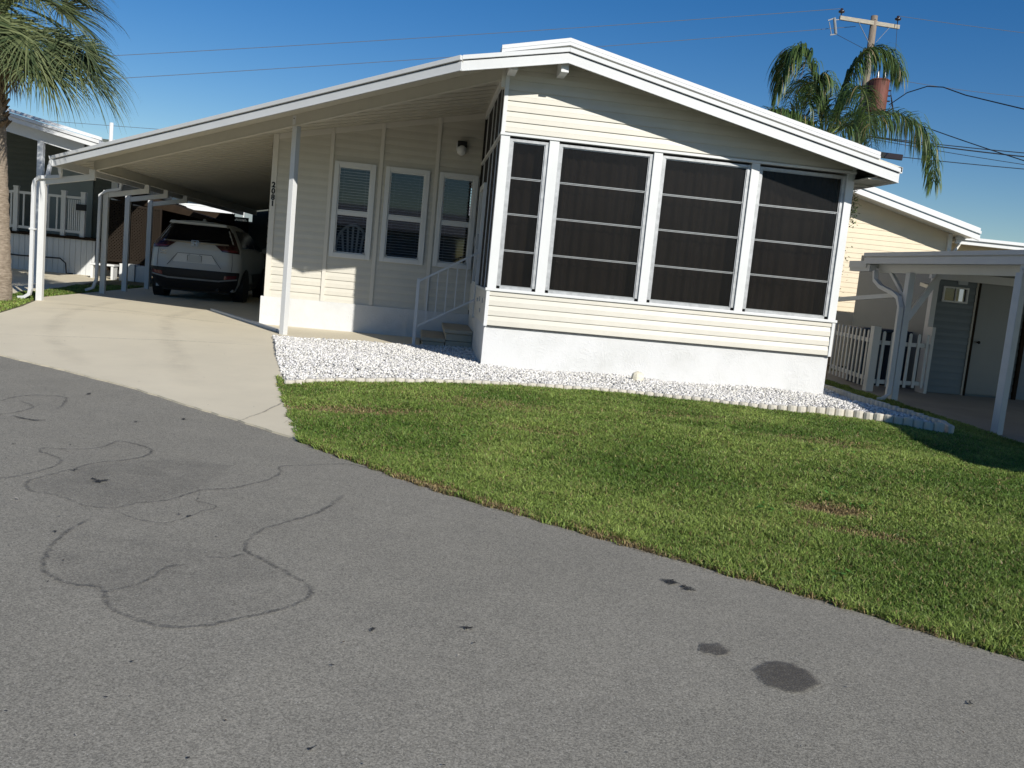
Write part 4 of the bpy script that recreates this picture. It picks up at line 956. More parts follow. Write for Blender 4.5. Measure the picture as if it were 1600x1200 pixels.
for sg in(-1,1):
    # side glass
    mb=MB(); f=lambda y,z,o:(sg*(hw(z)+.006)*lerp_tab(LONG,y),y,z)
    for (ya,yb_,yc,yd) in ((.62,1.30,1.34,.80),(1.36,2.22,2.26,1.40),(2.30,3.20,2.45,2.32)):
        pl=[(ya,1.19),(yb_,1.19),(yc,1.56),(yd,1.56)]
        vs=[];fs=[]
        for j in range(5):
            v=j/4
            for i in range(5):
                u=i/4; y=(pl[0][0]*(1-u)+pl[1][0]*u)*(1-v)+(pl[3][0]*(1-u)+pl[2][0]*u)*v; z=1.19+.37*v; z2=min(z,1.5 if y>2.4 else z); vs.append(f(y,z2,0))
        for j in range(4):
            for i in range(4): fs.append((j*5+i,j*5+i+1,(j+1)*5+i+1,(j+1)*5+i))
        mb.add(vs,fs)
    mb.build('side_window','car_dark_glass',car,smooth=True)
    for yw in (.86,3.50):
        mb=MB(); mb.tube([(sg*.72,yw,.345),(sg*.95,yw,.345)],.385,28); ar=mb.build('wheel_arch','black_plastic',car)
        mb=MB(); pts=[(sg*.725,yw,.345),(sg*.735,yw,.345),(sg*.76,yw,.345),(sg*.90,yw,.345),(sg*.925,yw,.345),(sg*.93,yw,.345)]
        mb.tube(pts,[.25,.32,.345,.345,.32,.24],32); wh=mb.build('wheel','rubber',car,smooth=False)
        mb=MB()
        for q_ in range(5):
            t_=q_*2*PI/5; mb.bar((sg*.938,yw,.345),(sg*.938,yw+.23*math.cos(t_),.345+.23*math.sin(t_)),.05,.02,up=(1,0,0))
        mb.tube([(sg*.93,yw,.345),(sg*.945,yw,.345)],.06,12); mb.build('rim','alu',wh)
    mb=MB(); mb.ell((sg*1.02,2.95,1.17),.10,.06,.075,10,6); mb.bar((sg*.88,2.98,1.12),(sg*1.0,2.98,1.14),.05,.04); mb.build('door_mirror','car_white',car,smooth=True)
    mb=MB(); mb.add([(sg*(hw(.62)+.008)*1,.5,.62),(sg*(hw(.62)+.008),3.9,.62),(sg*(hw(.34)+.02),3.9,.34),(sg*(hw(.34)+.02),.5,.34)],[(0,1,2,3)]); mb.build('sill_cladding','black_plastic',car)
mb=MB(); mb.box(-.7,.7,.3,4.2,.18,.30); mb.tube([(.5,.02,.27),(.5,.35,.27)],.035,8); mb.build('underbody','black_plastic',car)
car.location=(-4.72,8.35,.0); car.rotation_euler=(0,0,R(.5))
# broad-leaved weeds in the turf
V=[];T=[]
for cx,cy,n_,sp_ in ((2.98,-6.02,70,.13),(3.12,-6.25,50,.12),(2.35,-6.35,30,.1),(1.7,-4.5,25,.12),(.6,-4.4,20,.1),(3.6,-4.6,30,.15),(-.2,-3.2,16,.1),(2.3,-7.4,26,.10)):
    for k_ in range(n_):
        x=cx+random.gauss(0,sp_);y=cy+random.gauss(0,sp_*.8); z=H(x,y)+random.uniform(.015,.05); a=random.uniform(0,2*PI);L=random.uniform(.010,.022);w=L*.55;t_=random.uniform(-.4,.6)
        d=np.array((math.cos(a),math.sin(a),t_))*L; s=np.array((-math.sin(a),math.cos(a),random.uniform(-.3,.3)))*w; c=np.array((x,y,z))
        V+=[c-d,c+s,c+d,c-s]; T+=[np.array((.09,.22,.04))*random.uniform(.7,1.5)]*4
fast('lawn_weeds',np.array(V),np.arange(len(V)).reshape(-1,4),'grass_blade',np.array(T))

# bits of leaf and grit lying on the road and the driveway
V=[];T=[]
for k_ in range(420):
    if random.random()<.75: x=random.uniform(-5,3.2); y=random.uniform(-9.8,-1.5); ok=sroad(x,y)<-.02
    else: x=random.uniform(-5.5,-1.2); y=random.uniform(-4,4); ok=inpoly(np.array([x]),np.array([y]),drive)[0]
    if not ok: continue
    a=random.uniform(0,2*PI);L=random.uniform(.003,.010)*(1.5 if random.random()<.1 else 1);w=L*random.uniform(.25,.7); z=H(x,y)+(.010 if sroad(x,y)<0 else .026)
    d=np.array((math.cos(a)*L,math.sin(a)*L,random.uniform(-.002,.003))); s=np.array((-math.sin(a)*w,math.cos(a)*w,0)); c=np.array((x,y,z))
    V+=[c-d,c+s,c+d,c-s]; T+=[np.array(random.choice(((.03,.025,.02),(.10,.07,.04),(.45,.42,.36),(.05,.045,.04))))]*4
fast('road_litter',np.array(V),np.arange(len(V)).reshape(-1,4),'grass_blade',np.array(T))
# ------------------------------------------------------------------ palms
class Leafer:
    def __init__(s): s.V=[];s.F=[];s.T=[];s.n=0
    def strip(s,pts,ws,side,tint):
        pts=np.array(pts);side=np.array(side);side=side/np.linalg.norm(side); m=len(pts); V=[]
        for p,w in zip(pts,ws): V+= [p-side*w,p+side*w]
        s.V+=V; s.T+=[tint]*len(V)
        for i in range(m-1): a=s.n+2*i; s.F+=[(a,a+1,a+3,a+2)]
        s.n+=2*m
    def build(s,name,parent):
        o=fast(name,np.array(s.V)-np.array(ORG[parent.name]),np.array(s.F),'frond',np.array(s.T),None); o.parent=parent; return o
def bez(P,t):
    n=len(P)-1; r=np.zeros(3)
    for i,p in enumerate(P): r+=math.comb(n,i)*t**i*(1-t)**(n-i)*np.array(p,float)
    return r
def spline(P,t):
    P=[np.array(p,float) for p in P]; n=len(P)-1; x=t*n; i=min(int(x),n-1); f=x-i
    p0=P[max(i-1,0)];p1=P[i];p2=P[i+1];p3=P[min(i+2,n)]
    return .5*(2*p1+(p2-p0)*f+(2*p0-5*p1+4*p2-p3)*f*f+(3*p1-p0-3*p2+p3)*f**3)
def pinnate(root,P,nl,ll,parent,droop=1.,wid=.016,col=((.035,.075,.022),(.10,.15,.04))):
    lf=Leafer(); mb=MB(); pts=[spline(P,i/24) for i in range(25)]
    mb.tube(pts,[.028*(1-i/28) for i in range(25)],6)
    for i in range(nl):
        t=.12+.88*i/nl; p=spline(P,t); d=spline(P,min(1,t+.02))-spline(P,max(0,t-.02)); d/=np.linalg.norm(d)+1e-9
        sd=np.cross(d,[0,0,1]); sd/=np.linalg.norm(sd)+1e-9
        for sg in(-1,1):
            L=ll*(.55+.6*math.sin(PI*min(1,t*.9+.08)))*random.uniform(.75,1.15); el=random.uniform(-.2,.6)
            v=sd*sg*random.uniform(.35,.8)+d*random.uniform(.25,.6)+np.array([0,0,el]); v/=np.linalg.norm(v)
            q=[p];cur=p.copy();dirn=v.copy(); ns=6
            for k in range(ns):
                cur=cur+dirn*L/ns; dirn=dirn+np.array([random.uniform(-.05,.05),random.uniform(-.05,.05),-.55*droop]); dirn/=np.linalg.norm(dirn); q.append(cur.copy())
            c=np.array(col[0])*(1-(m:=random.random()))+np.array(col[1])*m
            if random.random()<.04: c=np.array((.25,.2,.09))
            lf.strip(q,[wid*.6,wid,wid,wid*.9,wid*.7,wid*.4,.001],np.cross(v,[random.uniform(-.5,.5),random.uniform(-.5,.5),1])+1e-3,c)
    fr_=mb.build('frond_stem','petiole',parent,smooth=True); b=lf.build('frond',parent)
    b.parent=fr_
    return fr_
qp=thing('palm_tree','feathery arching queen palm behind the roof beside the utility pole','palm',(11.1,14.2,-.2))
mb=MB(); mb.tube([(11.1,14.2,-.25),(11.08,14.18,1.5),(11.1,14.15,3.5),(11.06,14.05,5.2),(11.05,14.0,5.75)],[.2,.15,.14,.13,.17],14); mb.build('trunk','weathered_wood',qp,smooth=True)
hub=(11.05,14,5.75)
FR=[[hub,(10.75,13.95,6.7),(10.30,13.9,7.75),(9.88,13.85,8.05),(9.55,13.8,7.6),(9.45,13.8,6.9)],
    [hub,(11.25,13.9,6.7),(11.45,13.85,7.6),(11.85,13.8,8.25),(12.45,13.75,8.25),(12.85,13.7,7.75)],
    [hub,(11.6,13.8,6.2),(12.3,13.7,6.55),(13.2,13.6,6.55),(13.85,13.5,5.95),(14.2,13.5,4.9)],
    [hub,(10.4,13.7,6.1),(9.7,13.5,6.25),(9.1,13.4,6.20),(8.6,13.3,5.8)],
    [hub,(10.9,14.5,6.8),(10.8,15.1,7.5),(10.75,15.9,7.4),(10.7,16.4,6.6)],
    [hub,(11.2,13.4,6.6),(11.3,12.8,7.0),(11.3,12.2,6.6),(11.3,11.8,5.8)],
    [hub,(11.8,14.6,6.4),(12.5,15.2,6.8),(13.2,15.7,6.3),(13.6,16,5.3)],
    [hub,(10.5,14.5,6.3),(9.8,15.2,6.6),(9.2,15.7,6.0),(8.9,16,5.0)],
    [hub,(10.9,13.8,6.6),(10.6,13.6,7.3),(10.3,13.3,7.2),(10.1,13.1,6.5)]]
for i,P_ in enumerate(FR): pinnate(qp,P_,185 if i<3 else 130,1.05 if i<3 else .9,qp,wid=.017)

sp=thing('palm_tree','shaggy fan palm with a stout fibrous trunk at the left edge of the lot','palm',(-6.96,4.3,-.04))
mb=MB(); tp=[(-6.96,4.3,-.1),(-6.95,4.3,.3),(-6.93,4.3,.9),(-6.92,4.3,1.6),(-6.93,4.3,2.3),(-6.94,4.3,2.9),(-6.95,4.3,3.5)]
mb=MB(); pts=[];rs=[]
for i in range(60):
    t=i/59; pts.append((-6.98-.07*t,4.3,-.12+4.5*t)); rs.append((.30-.17*min(1,t*1.25)+.01*t)*(1+.03*math.sin(i*2.1)+random.uniform(-.02,.02)))
mb.tube(pts,rs,24); 
m,nt,b=new_mat('palm_bark'); MATS['palm_bark']=m; b.inputs['Roughness'].default_value=.9
f1=noise(nt,9,6,.7,stretch=(1,1,5)); nt.links.new(ramp(nt,f1,.35,.7,(.16,.125,.09),(.36,.30,.235)),b.inputs['Base Color']); bump(nt,b,f1,.7,.02)
mb.build('trunk','palm_bark',sp,smooth=True)
mb=MB()
for i in range(110):   # old leaf bases
    z=2.7+1.8*random.random(); a=random.uniform(0,2*PI); r0=.12; L=random.uniform(.10,.22)
    p=Vector((-7.03+r0*math.cos(a),4.3+r0*math.sin(a),z)); q=p+Vector((math.cos(a)*L*.6,math.sin(a)*L*.6,L*.8)); mb.bar(p,q,.09,.03,up=(math.cos(a),math.sin(a),.3),w2=.045,h2=.015)
mb.build('leaf_base','palm_boot',sp)
def fan(parent,az,elv,pl,R_,dead=False):
    if math.cos(az)>.1 and not dead: pl*=1.30; R_*=1.08; elv=max(elv,R(-12))
    hubp=np.array((-7.03,4.3,4.62+random.uniform(-.3,.2)))
    d=np.array((math.cos(az)*math.cos(elv),math.sin(az)*math.cos(elv),math.sin(elv)))
    # petiole arches down with its weight
    P=[hubp,hubp+d*pl*.35,hubp+d*pl*.7+np.array((0,0,-.05*pl)),hubp+d*pl+np.array((0,0,-.20*pl))]
    mb=MB(); pts=[spline(P,i/8) for i in range(9)]; mb.tube(pts,[.022-.0012*i for i in range(9)],5)
    st_=mb.build('leaf_stalk','palm_boot' if dead else 'petiole',parent,smooth=True)
    tip=pts[-1]; ax=pts[-1]-pts[-2]; ax/=np.linalg.norm(ax); ax[2]-=.25; ax/=np.linalg.norm(ax)
    sd=np.cross(ax,[0,0,1]);sd/=np.linalg.norm(sd)+1e-9; up=np.cross(sd,ax)
    lf=Leafer(); nb_=46
    for i in range(nb_):
        th=(-1+2*i/(nb_-1))*R(118); th+=random.uniform(-.03,.03)
        v=ax*math.cos(th)+sd*math.sin(th)+up*(.25*abs(math.sin(th))-.05+random.uniform(-.05,.05)); v/=np.linalg.norm(v)
        L=R_*(1-.25*abs(th)/R(118))*random.uniform(.85,1.08); cur=tip.copy();q=[cur.copy()];dr=v.copy()
        for k in range(6):
            cur=cur+dr*L/6; g_=(0,.03,.10,.24,.42,.55)[k]*(1.0 if not dead else 2.2)*random.uniform(.6,1.3); dr=dr+np.array((random.uniform(-.03,.03),random.uniform(-.03,.03),-g_)); dr/=np.linalg.norm(dr); q.append(cur.copy())
        c=np.array((.050,.075,.030))*(1-(m_:=random.random()**1.8))+np.array((.19,.215,.095))*m_
        if dead: c=np.array((.28,.22,.12))*random.uniform(.6,1.1)
        sw=np.cross(v,up)+.25*up*random.choice((-1,1)); lf.strip(q,[.008,.014,.015,.012,.008,.005,.001],sw,c)
    b=lf.build('fan_blade',parent); b.parent=st_
for i in range(58):
    az=i*2.399+random.uniform(-.2,.2); elv=R(-28+108*((i*.618)%1)); fan(sp,az,elv,random.uniform(.85,1.2),random.uniform(1.0,1.25))
for i in range(13): fan(sp,R(-62+10*i),R((2,34,16,48,8,26,42,0,30,14,46,20,5)[i]),random.uniform(.75,.95),1.0)
for i in range(7): fan(sp,i*.95+random.uniform(-.3,.3),R(random.uniform(-70,-50)),random.uniform(.45,.7),.7,True)

# ------------------------------------------------------------------ utility pole and wires
up_=thing('utility_pole','weathered wooden utility pole with crossarm, insulators and a rust-red transformer','utility pole',(16.7,24,0))
lean=lambda z:(16.66-(12.25-z)*(-.018)*0+ (z-12.25)*.0,24,z)
mb=MB(); mb.tube([(16.72,24,-.3),(16.70,24,6),(16.66,24,12.35)],[.19,.16,.125],14); mb.build('pole','weathered_wood',up_,smooth=True)
mb=MB(); mb.bar((15.20,23.82,12.06),(17.72,24.02,12.06),.10,.15); mb.build('crossarm','crossarm_wood',up_,bevel=.006)
mb=MB(); mb.bar((15.95,23.80,12.0),(16.55,23.86,11.25),.03,.012); mb.bar((17.3,23.92,12.0),(16.8,23.88,11.35),.03,.012); mb.tube([(16.66,23.84,12.2),(16.66,24.16,12.2)],.02,6); mb.build('brace','grey_metal',up_)
for x in (15.26,17.55):
    mb=MB(); mb.tube([(x,23.86,12.10),(x,23.86,12.24),(x,23.86,12.27),(x,23.86,12.33),(x,23.86,12.36),(x,23.86,12.42)],[.015,.02,.11,.12,.055,.05],12); mb.build('insulator','porcelain',up_,smooth=True)
for xx,zz in ((14.98,11.75),):
    mb=MB(); mb.tube([(14.98,23.8,12.02),(15.12,23.8,11.45)],.055,8); mb.tube([(14.80,23.8,11.85),(14.95,23.8,11.40)],.018,6); mb.bar((15.0,23.8,11.95),(15.3,23.84,12.02),.03,.03); mb.bar((14.74,23.8,11.9),(15.02,23.8,12.03),.03,.04); mb.bar((14.90,23.8,11.38),(15.14,23.8,11.44),.03,.04); mb.build('fuse_cutout','grey_metal',up_,smooth=False)
mb=MB(); cx,cy=17.10,23.72; mb.tube([(cx,cy,8.70),(cx,cy,8.74),(cx,cy,9.85),(cx,cy,9.90),(cx,cy,9.95)],[.33,.36,.37,.39,.33],24); mb.bar((16.75,23.95,9.3),(cx,cy,9.3),.12,.5)
tr_=mb.build('transformer','rust',up_,smooth=False)
mb=MB()
for dx,dy in ((-.15,-.1),(.16,-.05)): mb.tube([(cx+dx,cy+dy,9.95),(cx+dx,cy+dy,10.05),(cx+dx,cy+dy,10.22)],[.06,.05,.03],10)
for dz in (9.55,9.35,9.15): mb.tube([(cx+.34,cy-.12,dz),(cx+.44,cy-.16,dz)],.03,8)
mb.build('bushing','porcelain',tr_)
mb=MB()
for k in range(5):
    x0=cx+.42; mb.tube([(x0+.02*k,cy-.16,9.5-.1*k),(x0+.12+.05*k,cy-.2,9.1-.15*k),(x0-.1-.12*k,cy-.15,8.55-.06*k),(16.9,23.8,8.4-.08*k)],.012,5)
mb.tube([(17.25,23.7,10.2),(17.6,23.8,11.2),(17.55,23.86,12.1)],.009,5); mb.tube([(16.95,23.6,10.2),(16.3,23.7,11.0),(15.1,23.8,11.45)],.009,5)
mb.build('jumper_wire','wire_black',up_)
def wire(p,q,sag,r,label,m='wire_black',grp='overhead wires on the utility pole'):
    p=Vector(p);q=Vector(q);pts=[p.lerp(q,t/20)+Vector((0,0,-4*sag*(t/20)*(1-t/20))) for t in range(21)]
    mb=MB(); mb.tube(pts,r,5); return tag(mb.build('power_line',m),label,'wire',grp)
wire((-41,24,2.9),(15.26,23.86,12.42),.35,.011,'upper of the two thin wires crossing the sky left of the pole','wire_grey')
wire((-41,24.6,2.1),(16.0,24.1,11.9),.35,.011,'lower of the two thin wires crossing the sky left of the pole','wire_grey')
wire((17.55,23.86,12.42),(40,23,12.9),.25,.010,'topmost thin wire running right from the crossarm','wire_grey')
wire((17.6,23.6,10.0),(30,23.6,10.55),.3,.010,'thin wire leaving right beside the transformer','wire_grey')
wire((8,24,6.75),(16.6,24.2,9.6),.12,.010,'thin wire disappearing behind the queen palm on its left','wire_grey')
wire((17.5,23.6,8.72),(22,8,3.6),.25,.018,'steepest dark service cable dropping from the transformer to the lower right')
pts=[(17.5,23.5,8.9),(18.0,23,9.35),(18.9,21.5,9.45)]
mb=MB(); mb.tube([(17.5,23.5,9.0),(17.9,23.0,9.42),(18.35,22.4,9.60),(18.7,21.9,9.52),(19.1,21.0,9.12),(19.4,18,8.2),(19.5,15,7.35),(19.6,12,6.75),(19.7,9,6.25)],.020,6)
tag(mb.build('power_line','wire_black'),'humped dark service cable curving from the transformer to the right edge','wire','overhead wires on the utility pole')
wire((16.8,23.85,7.82),(27,20,7.42),.12,.018,'upper of the thick paired cables right of the queen palm')
wire((16.8,23.85,7.80),(27,20,7.22),.14,.024,'lower of the thick paired cables right of the queen palm')
wire((16.8,23.85,7.74),(27,20.2,6.7),.10,.012,'thin cable between the thick pair and the lowest cable')
wire((16.8,23.85,7.16),(27,20.2,6.85),.08,.016,'lowest dark cable, threaded through the splice box')
mb=MB(); mb.bar((17.47,23.60,7.11),(18.25,23.30,7.05),.14,.22); tag(mb.build('splice_box','porcelain',bevel=.02),'short black splice box hanging on the lowest cable above the roof','splice box')
wire((-30,30,5.2),(2,30,6.3),.05,.010,'faint thin wire low in the sky above the carport roof','wire_grey')

# ------------------------------------------------------------------ left neighbour
nh=thing('neighbour_house','dark green-sided neighbouring home with a raised white deck behind the fan palm','house',(-12,16,0))
SF=lambda yy:(lambda u,z,o:(u,yy-o,z))
mb=siding(SF(17.6),-22,-9.25,.3,4.0,course=.16,holes=[(-11.2,-9.9,1.0,3.1)]); mb.build('siding_wall','green_wall',nh)
mb=MB(); mb.box(-22,-9.25,17.6,24,0,4.0); mb.build('wall','green_wall',nh)
mb=MB(); mb.box(-11.2,-9.9,17.54,17.62,1.0,3.1); mb.build('door_panel','grey_panel',nh)
mb=MB(); mb.box(-9.36,-9.2,17.5,17.62,.2,4.0); mb.build('corner_trim','white_metal',nh)
mb=MB()
x=-22
while x<-9.0: mb.box(x,x+.142,15.3,15.33,.0,.98); x+=.150
mb.box(-22,-9.0,15.33,15.36,0,.98); mb.box(-9.03,-9.0,15.3,17.6,0,.98); mb.build('skirting','white_metal',nh)
mb=MB(); mb.box(-22,-8.95,15.22,17.6,.98,1.05); mb.build('deck_floor','brown_wood',nh)
dr=MB(); rail=lambda x0,x1,z:dr.box(x0,x1,15.33,15.37,z-.035,z+.035)
rail(-11.15,-9.45,2.12);rail(-11.15,-9.45,1.18)
dr.bar((-12.9,15.35,1.85),(-11.2,15.35,2.14),.04,.07); dr.bar((-12.9,15.35,.92),(-11.2,15.35,1.20),.04,.07)
for x in [-11.0+.22*i for i in range(5)]: dr.box(x,x+.04,15.335,15.365,1.18,2.12)
for i in range(8): x=-12.8+.21*i; dr.box(x,x+.04,15.335,15.365,1.0+.16*(x+12.8)/1.7,1.95+.16*(x+12.8)/1.7)
for x in [-9.80+.055*i for i in range(7)]: dr.box(x,x+.03,15.335,15.365,1.18,2.06)
dr.build('deck_railing','white_metal',nh)
for x in (-11.18,-9.92,-9.40):
    mb=MB(); mb.box(x-.06,x+.06,15.29,15.41,1.0,2.25); mb.box(x-.07,x+.07,15.28,15.42,2.25,2.29); mb.build('railing_post','white_metal',nh,bevel=.004)
mb=MB(); mb.box(-9.55,-9.30,15.2,15.3,1.78,1.95); mb.build('mailbox','black_plastic',nh)
# white porch roof in front, sloping down to the right
nr=lambda x:3.30-.205*(x+7.9)
fr2=lambda y:(lambda u,z:(u,y,z))
mb=MB(); mb.prism([(-16,nr(-16)),(-6.95,nr(-6.95)),(-6.95,nr(-6.95)+.07),(-16,nr(-16)+.07)],fr2(9.0),fr2(24)); mb.build('roof','roof_white',nh)
for j,(z0,z1,y) in enumerate(((-.10,-.012,8.96),(.0,.06,8.93),(.085,.15,9.1))):
    mb=MB(); mb.prism([(-16,nr(-16)+z0),(-6.93,nr(-6.93)+z0),(-6.93,nr(-6.93)+z1),(-16,nr(-16)+z1)],fr2(y),fr2(y+.05)); mb.build('fascia','roof_white',nh)
mb=MB(); mb.prism([(-16,nr(-16)-.33),(-7.35,nr(-7.35)-.33),(-7.35,nr(-7.35)-.02),(-16,nr(-16)-.02)],fr2(9.25),fr2(9.32)); mb.build('roof_beam','white_gutter',nh)
mb=MB(); mb.box(-8.28,-8.16,9.22,9.34,0,nr(-8.2)-.3); mb.build('porch_post','white_gutter',nh,bevel=.004)
mb=MB(); mb.rtube([(-7.25,9.5,3.05),(-7.32,9.45,2.93),(-7.66,9.35,2.85),(-7.93,9.3,2.76),(-8.04,9.3,2.55),(-8.10,9.3,2.2),(-8.13,9.3,.3)],.09,.07); mb.build('downspout','white_gutter',nh,bevel=.004)
mb=MB(); mb.tube([(-7.35,11,3.1),(-7.35,11,3.78)],.045,10); mb.build('vent_pipe','white_vinyl',nh)
mb=MB(); mb.tube([(-12.5,15.1,.45),(-11.0,15.1,.40),(-9.9,15.15,.42),(-9.75,15.15,.30),(-9.72,15.15,.02),(-9.5,15.0,.03)],.02,6)
tag(mb.build('garden_hose','wire_black'),'black hose drooping along the neighbour white skirting','hose')
# lattice screens and the bright things under them
def lattice(x0,x1,z0,z1,y,label,hz=.35):
    t=thing('lattice_screen',label,'lattice',((x0+x1)/2,y,0)); mb=MB(); s=.062
    poly=lambda p,q:None
    k=-(z1-z0)
    while k<(x1-x0):
        a=max(x0,x0+k);b_=min(x1,x0+k+(z1-z0))
        if b_>a: mb.bar((a,y,z0+(a-x0-k)),(b_,y,z0+(b_-x0-k)),.006,.038,up=(-1,0,1)); mb.bar((a,y+.008,z1-(a-x0-k)),(b_,y+.008,z1-(b_-x0-k)),.006,.038,up=(1,0,1))
        k+=s*1.42
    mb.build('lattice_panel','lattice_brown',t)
    mb=MB(); mb.box(x0-.03,x0+.02,y-.03,y+.03,0,z1+.03); mb.box(x1-.02,x1+.03,y-.03,y+.03,0,z1+.03); mb.box(x0,x1,y-.02,y+.02,z1-.03,z1+.03); mb.box(x0,x1,y-.02,y+.02,z0-.03,z0+.03); mb.build('frame','lattice_brown',t)
lattice(-8.66,-8.02,.50,2.12,15.0,'narrow brown lattice screen left, between the first two outer carport posts')
lattice(-7.98,-7.22,.50,2.02,15.0,'wider brown lattice screen right, just left of the parked car')
lattice(-7.2,-5.7,.9,2.12,19.6,'dim lattice screen at the far end of the carport, above the car roof')
ds=thing('lean_to','dark lean-to with a sloping lid behind the lattice screens','lean-to',(-7.5,16,0))
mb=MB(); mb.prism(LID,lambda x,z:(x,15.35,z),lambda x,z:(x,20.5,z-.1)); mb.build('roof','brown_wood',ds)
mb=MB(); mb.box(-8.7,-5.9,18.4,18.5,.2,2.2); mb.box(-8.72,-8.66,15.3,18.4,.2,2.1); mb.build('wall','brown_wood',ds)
ac=thing('storage_box','bright white storage box standing in the sun under the wider lattice screen','storage box',(-7.8,14.3,0))
mb=MB(); mb.box(-8.02,-7.62,14.2,14.7,.0,.46); mb.build('cabinet','white_vinyl',ac,bevel=.01)
mb=MB(); mb.box(-7.61,-7.28,14.25,14.65,.0,.44); mb.build('cabinet','pale_siding',ac,bevel=.01)
bn=thing('garden_bench','low white bench in the shade under the narrow lattice screen','bench',(-8.4,14.3,0))
mb=MB(); mb.box(-8.75,-8.12,14.1,14.5,.36,.41); mb.build('seat','white_vinyl',bn,bevel=.005)
for x in (-8.70,-8.18):
    mb=MB(); mb.box(x-.03,x+.03,14.12,14.48,.0,.36); mb.build('leg','white_vinyl',bn)
# sunlit house farther back, seen over the lattice and through the carport
bk=thing('white_house','sunlit white house with louvred windows seen through the far end of the carport','house',(-8,32,0))
mb=siding(SF(32),-26,4,0,3.3,course=.2); mb.box(-26,4,32.02,40,0,3.3); mb.build('siding_wall','far_house',bk)
for x in (-15.2,-12.5,-8.6,-5.8,-3.2):
    mb=MB(); mb.box(x,x+1.0,31.9,31.98,1.5,2.9); w_=mb.build('window','white_vinyl',bk)
    mb=MB(); mb.box(x+.08,x+.46,31.86,31.9,1.6,2.8); mb.box(x+.54,x+.92,31.86,31.9,1.6,2.8); mb.build('glass_pane','grey_panel',w_)
mb=MB(); mb.prism([(31.3,3.3),(40.5,3.3),(36,4.3)],lambda y,z:(-26.5,y,z),lambda y,z:(4.5,y,z)); mb.build('roof','far_roof',bk)
ush=thing('utility_shed','dark shed closing the far end of the carport behind the car','shed',(-4,21,0))
mb=MB(); mb.box(-6.6,-5.75,20.7,23,0,2.0); mb.box(-5.75,-2.5,20.7,23,0,3.2); mb.build('wall','green_wall',ush)
mb=MB(); mb.box(-6.7,-5.76,20.6,23.1,2.0,2.06); mb.build('roof','far_roof',ush)
mb=MB(); mb.box(-4.4,-3.5,20.66,20.70,0,1.9); mb.build('door','brown_wood',ush)

# ------------------------------------------------------------------ right neighbour
bh=thing('neighbour_house','beige lap-sided house with white rakes behind the picket fence on the right','house',(11,9,-.2))
rz_=lambda x:3.72-.245*(x-9.8)
mb=siding(SF(9.0),6.2,12.28,-.2,5,halfs=[(.245,1,3.72+.245*9.8)],course=.115,prof=[(0,.014,.127,.004)]); mb.build('siding_wall','beige_siding',bh)
mb=MB(); mb.prism([(6.2,-.2),(12.28,-.2),(12.28,rz_(12.28)),(6.2,rz_(6.2))],fr2(9.01),fr2(20)); mb.build('wall','beige_siding',bh)
mb=siding(SF(9.6),12.28,19,-.2,2.95,course=.115,prof=[(0,.014,.127,.004)]); mb.box(12.3,19,9.62,18,-.2,2.95); mb.build('side_wing','beige_siding',bh)
mb=MB(); mb.box(12.22,12.32,8.94,9.02,-.2,rz_(12.3)); mb.build('corner_trim','cream_trim',bh)
mb=MB(); mb.prism([(6,rz_(6)),(12.62,rz_(12.62)),(12.62,rz_(12.62)+.10),(6,rz_(6)+.10)],fr2(8.45),fr2(20)); mb.build('roof','roof_white',bh)
for z0,z1,y,m_ in ((-.04,.075,8.41,'roof_white'),(.085,.10,8.44,'dark_gap'),(.105,.17,8.38,'roof_white'),(.18,.24,8.43,'roof_white')):
    mb=MB(); mb.prism([(6,rz_(6)+z0),(12.66,rz_(12.66)+z0),(12.66,rz_(12.66)+z1),(6,rz_(6)+z1)],fr2(y),fr2(y+.06)); mb.build('fascia' if m_!='dark_gap' else 'fascia_joint',m_,bh)
wz=lambda x:2.98-.02*(x-12.3)
mb=MB(); mb.prism([(12.45,2.95),(20,2.95),(20,3.02),(12.45,3.02)],fr2(9.0),fr2(18)); mb.box(12.42,20,8.96,9.02,2.90,3.06); mb.box(12.40,20,8.90,8.97,3.00,3.07); mb.build('wing_roof','roof_white',bh)
mb=MB(); mb.rtube([(12.50,8.95,2.90),(12.45,8.95,2.80),(12.36,8.9,2.70),(12.36,8.9,.2)],.08,.06); mb.build('downspout','cream_trim',bh)

sh=thing('shed','dark blue-grey shed with a plain door and a small high window beside the right carport','shed',(10,4,-.2))
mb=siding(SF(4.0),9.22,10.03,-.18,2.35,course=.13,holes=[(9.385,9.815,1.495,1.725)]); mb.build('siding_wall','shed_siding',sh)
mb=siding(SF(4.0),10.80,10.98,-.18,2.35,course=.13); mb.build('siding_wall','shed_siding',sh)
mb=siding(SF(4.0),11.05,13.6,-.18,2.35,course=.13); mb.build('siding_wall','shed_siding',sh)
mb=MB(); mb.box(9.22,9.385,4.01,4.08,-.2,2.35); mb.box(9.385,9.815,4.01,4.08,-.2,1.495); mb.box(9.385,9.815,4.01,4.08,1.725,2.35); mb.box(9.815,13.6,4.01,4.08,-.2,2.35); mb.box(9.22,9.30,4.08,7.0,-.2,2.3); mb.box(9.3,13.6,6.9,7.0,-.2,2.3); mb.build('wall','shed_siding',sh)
mb=MB(); mb.box(9.16,9.26,3.955,4.08,-.2,2.3); mb.build('corner_trim','white_gutter',sh,bevel=.004)
mb=MB()
for a,b_ in ((10.02,10.055),(10.745,10.80)): mb.box(a,b_,3.94,4.01,-.2,2.15)
mb.box(10.055,10.745,3.94,4.01,2.06,2.15); mb.build('door_trim','brown_wood',sh)
mb=MB(); mb.box(9.99,10.02,3.96,4.01,-.2,2.2); mb.build('door_casing','cream_trim',sh)
mb=MB(); mb.box(10.06,10.74,3.965,4.0,-.15,2.05); d_=mb.build('door','grey_door',sh,bevel=.004)
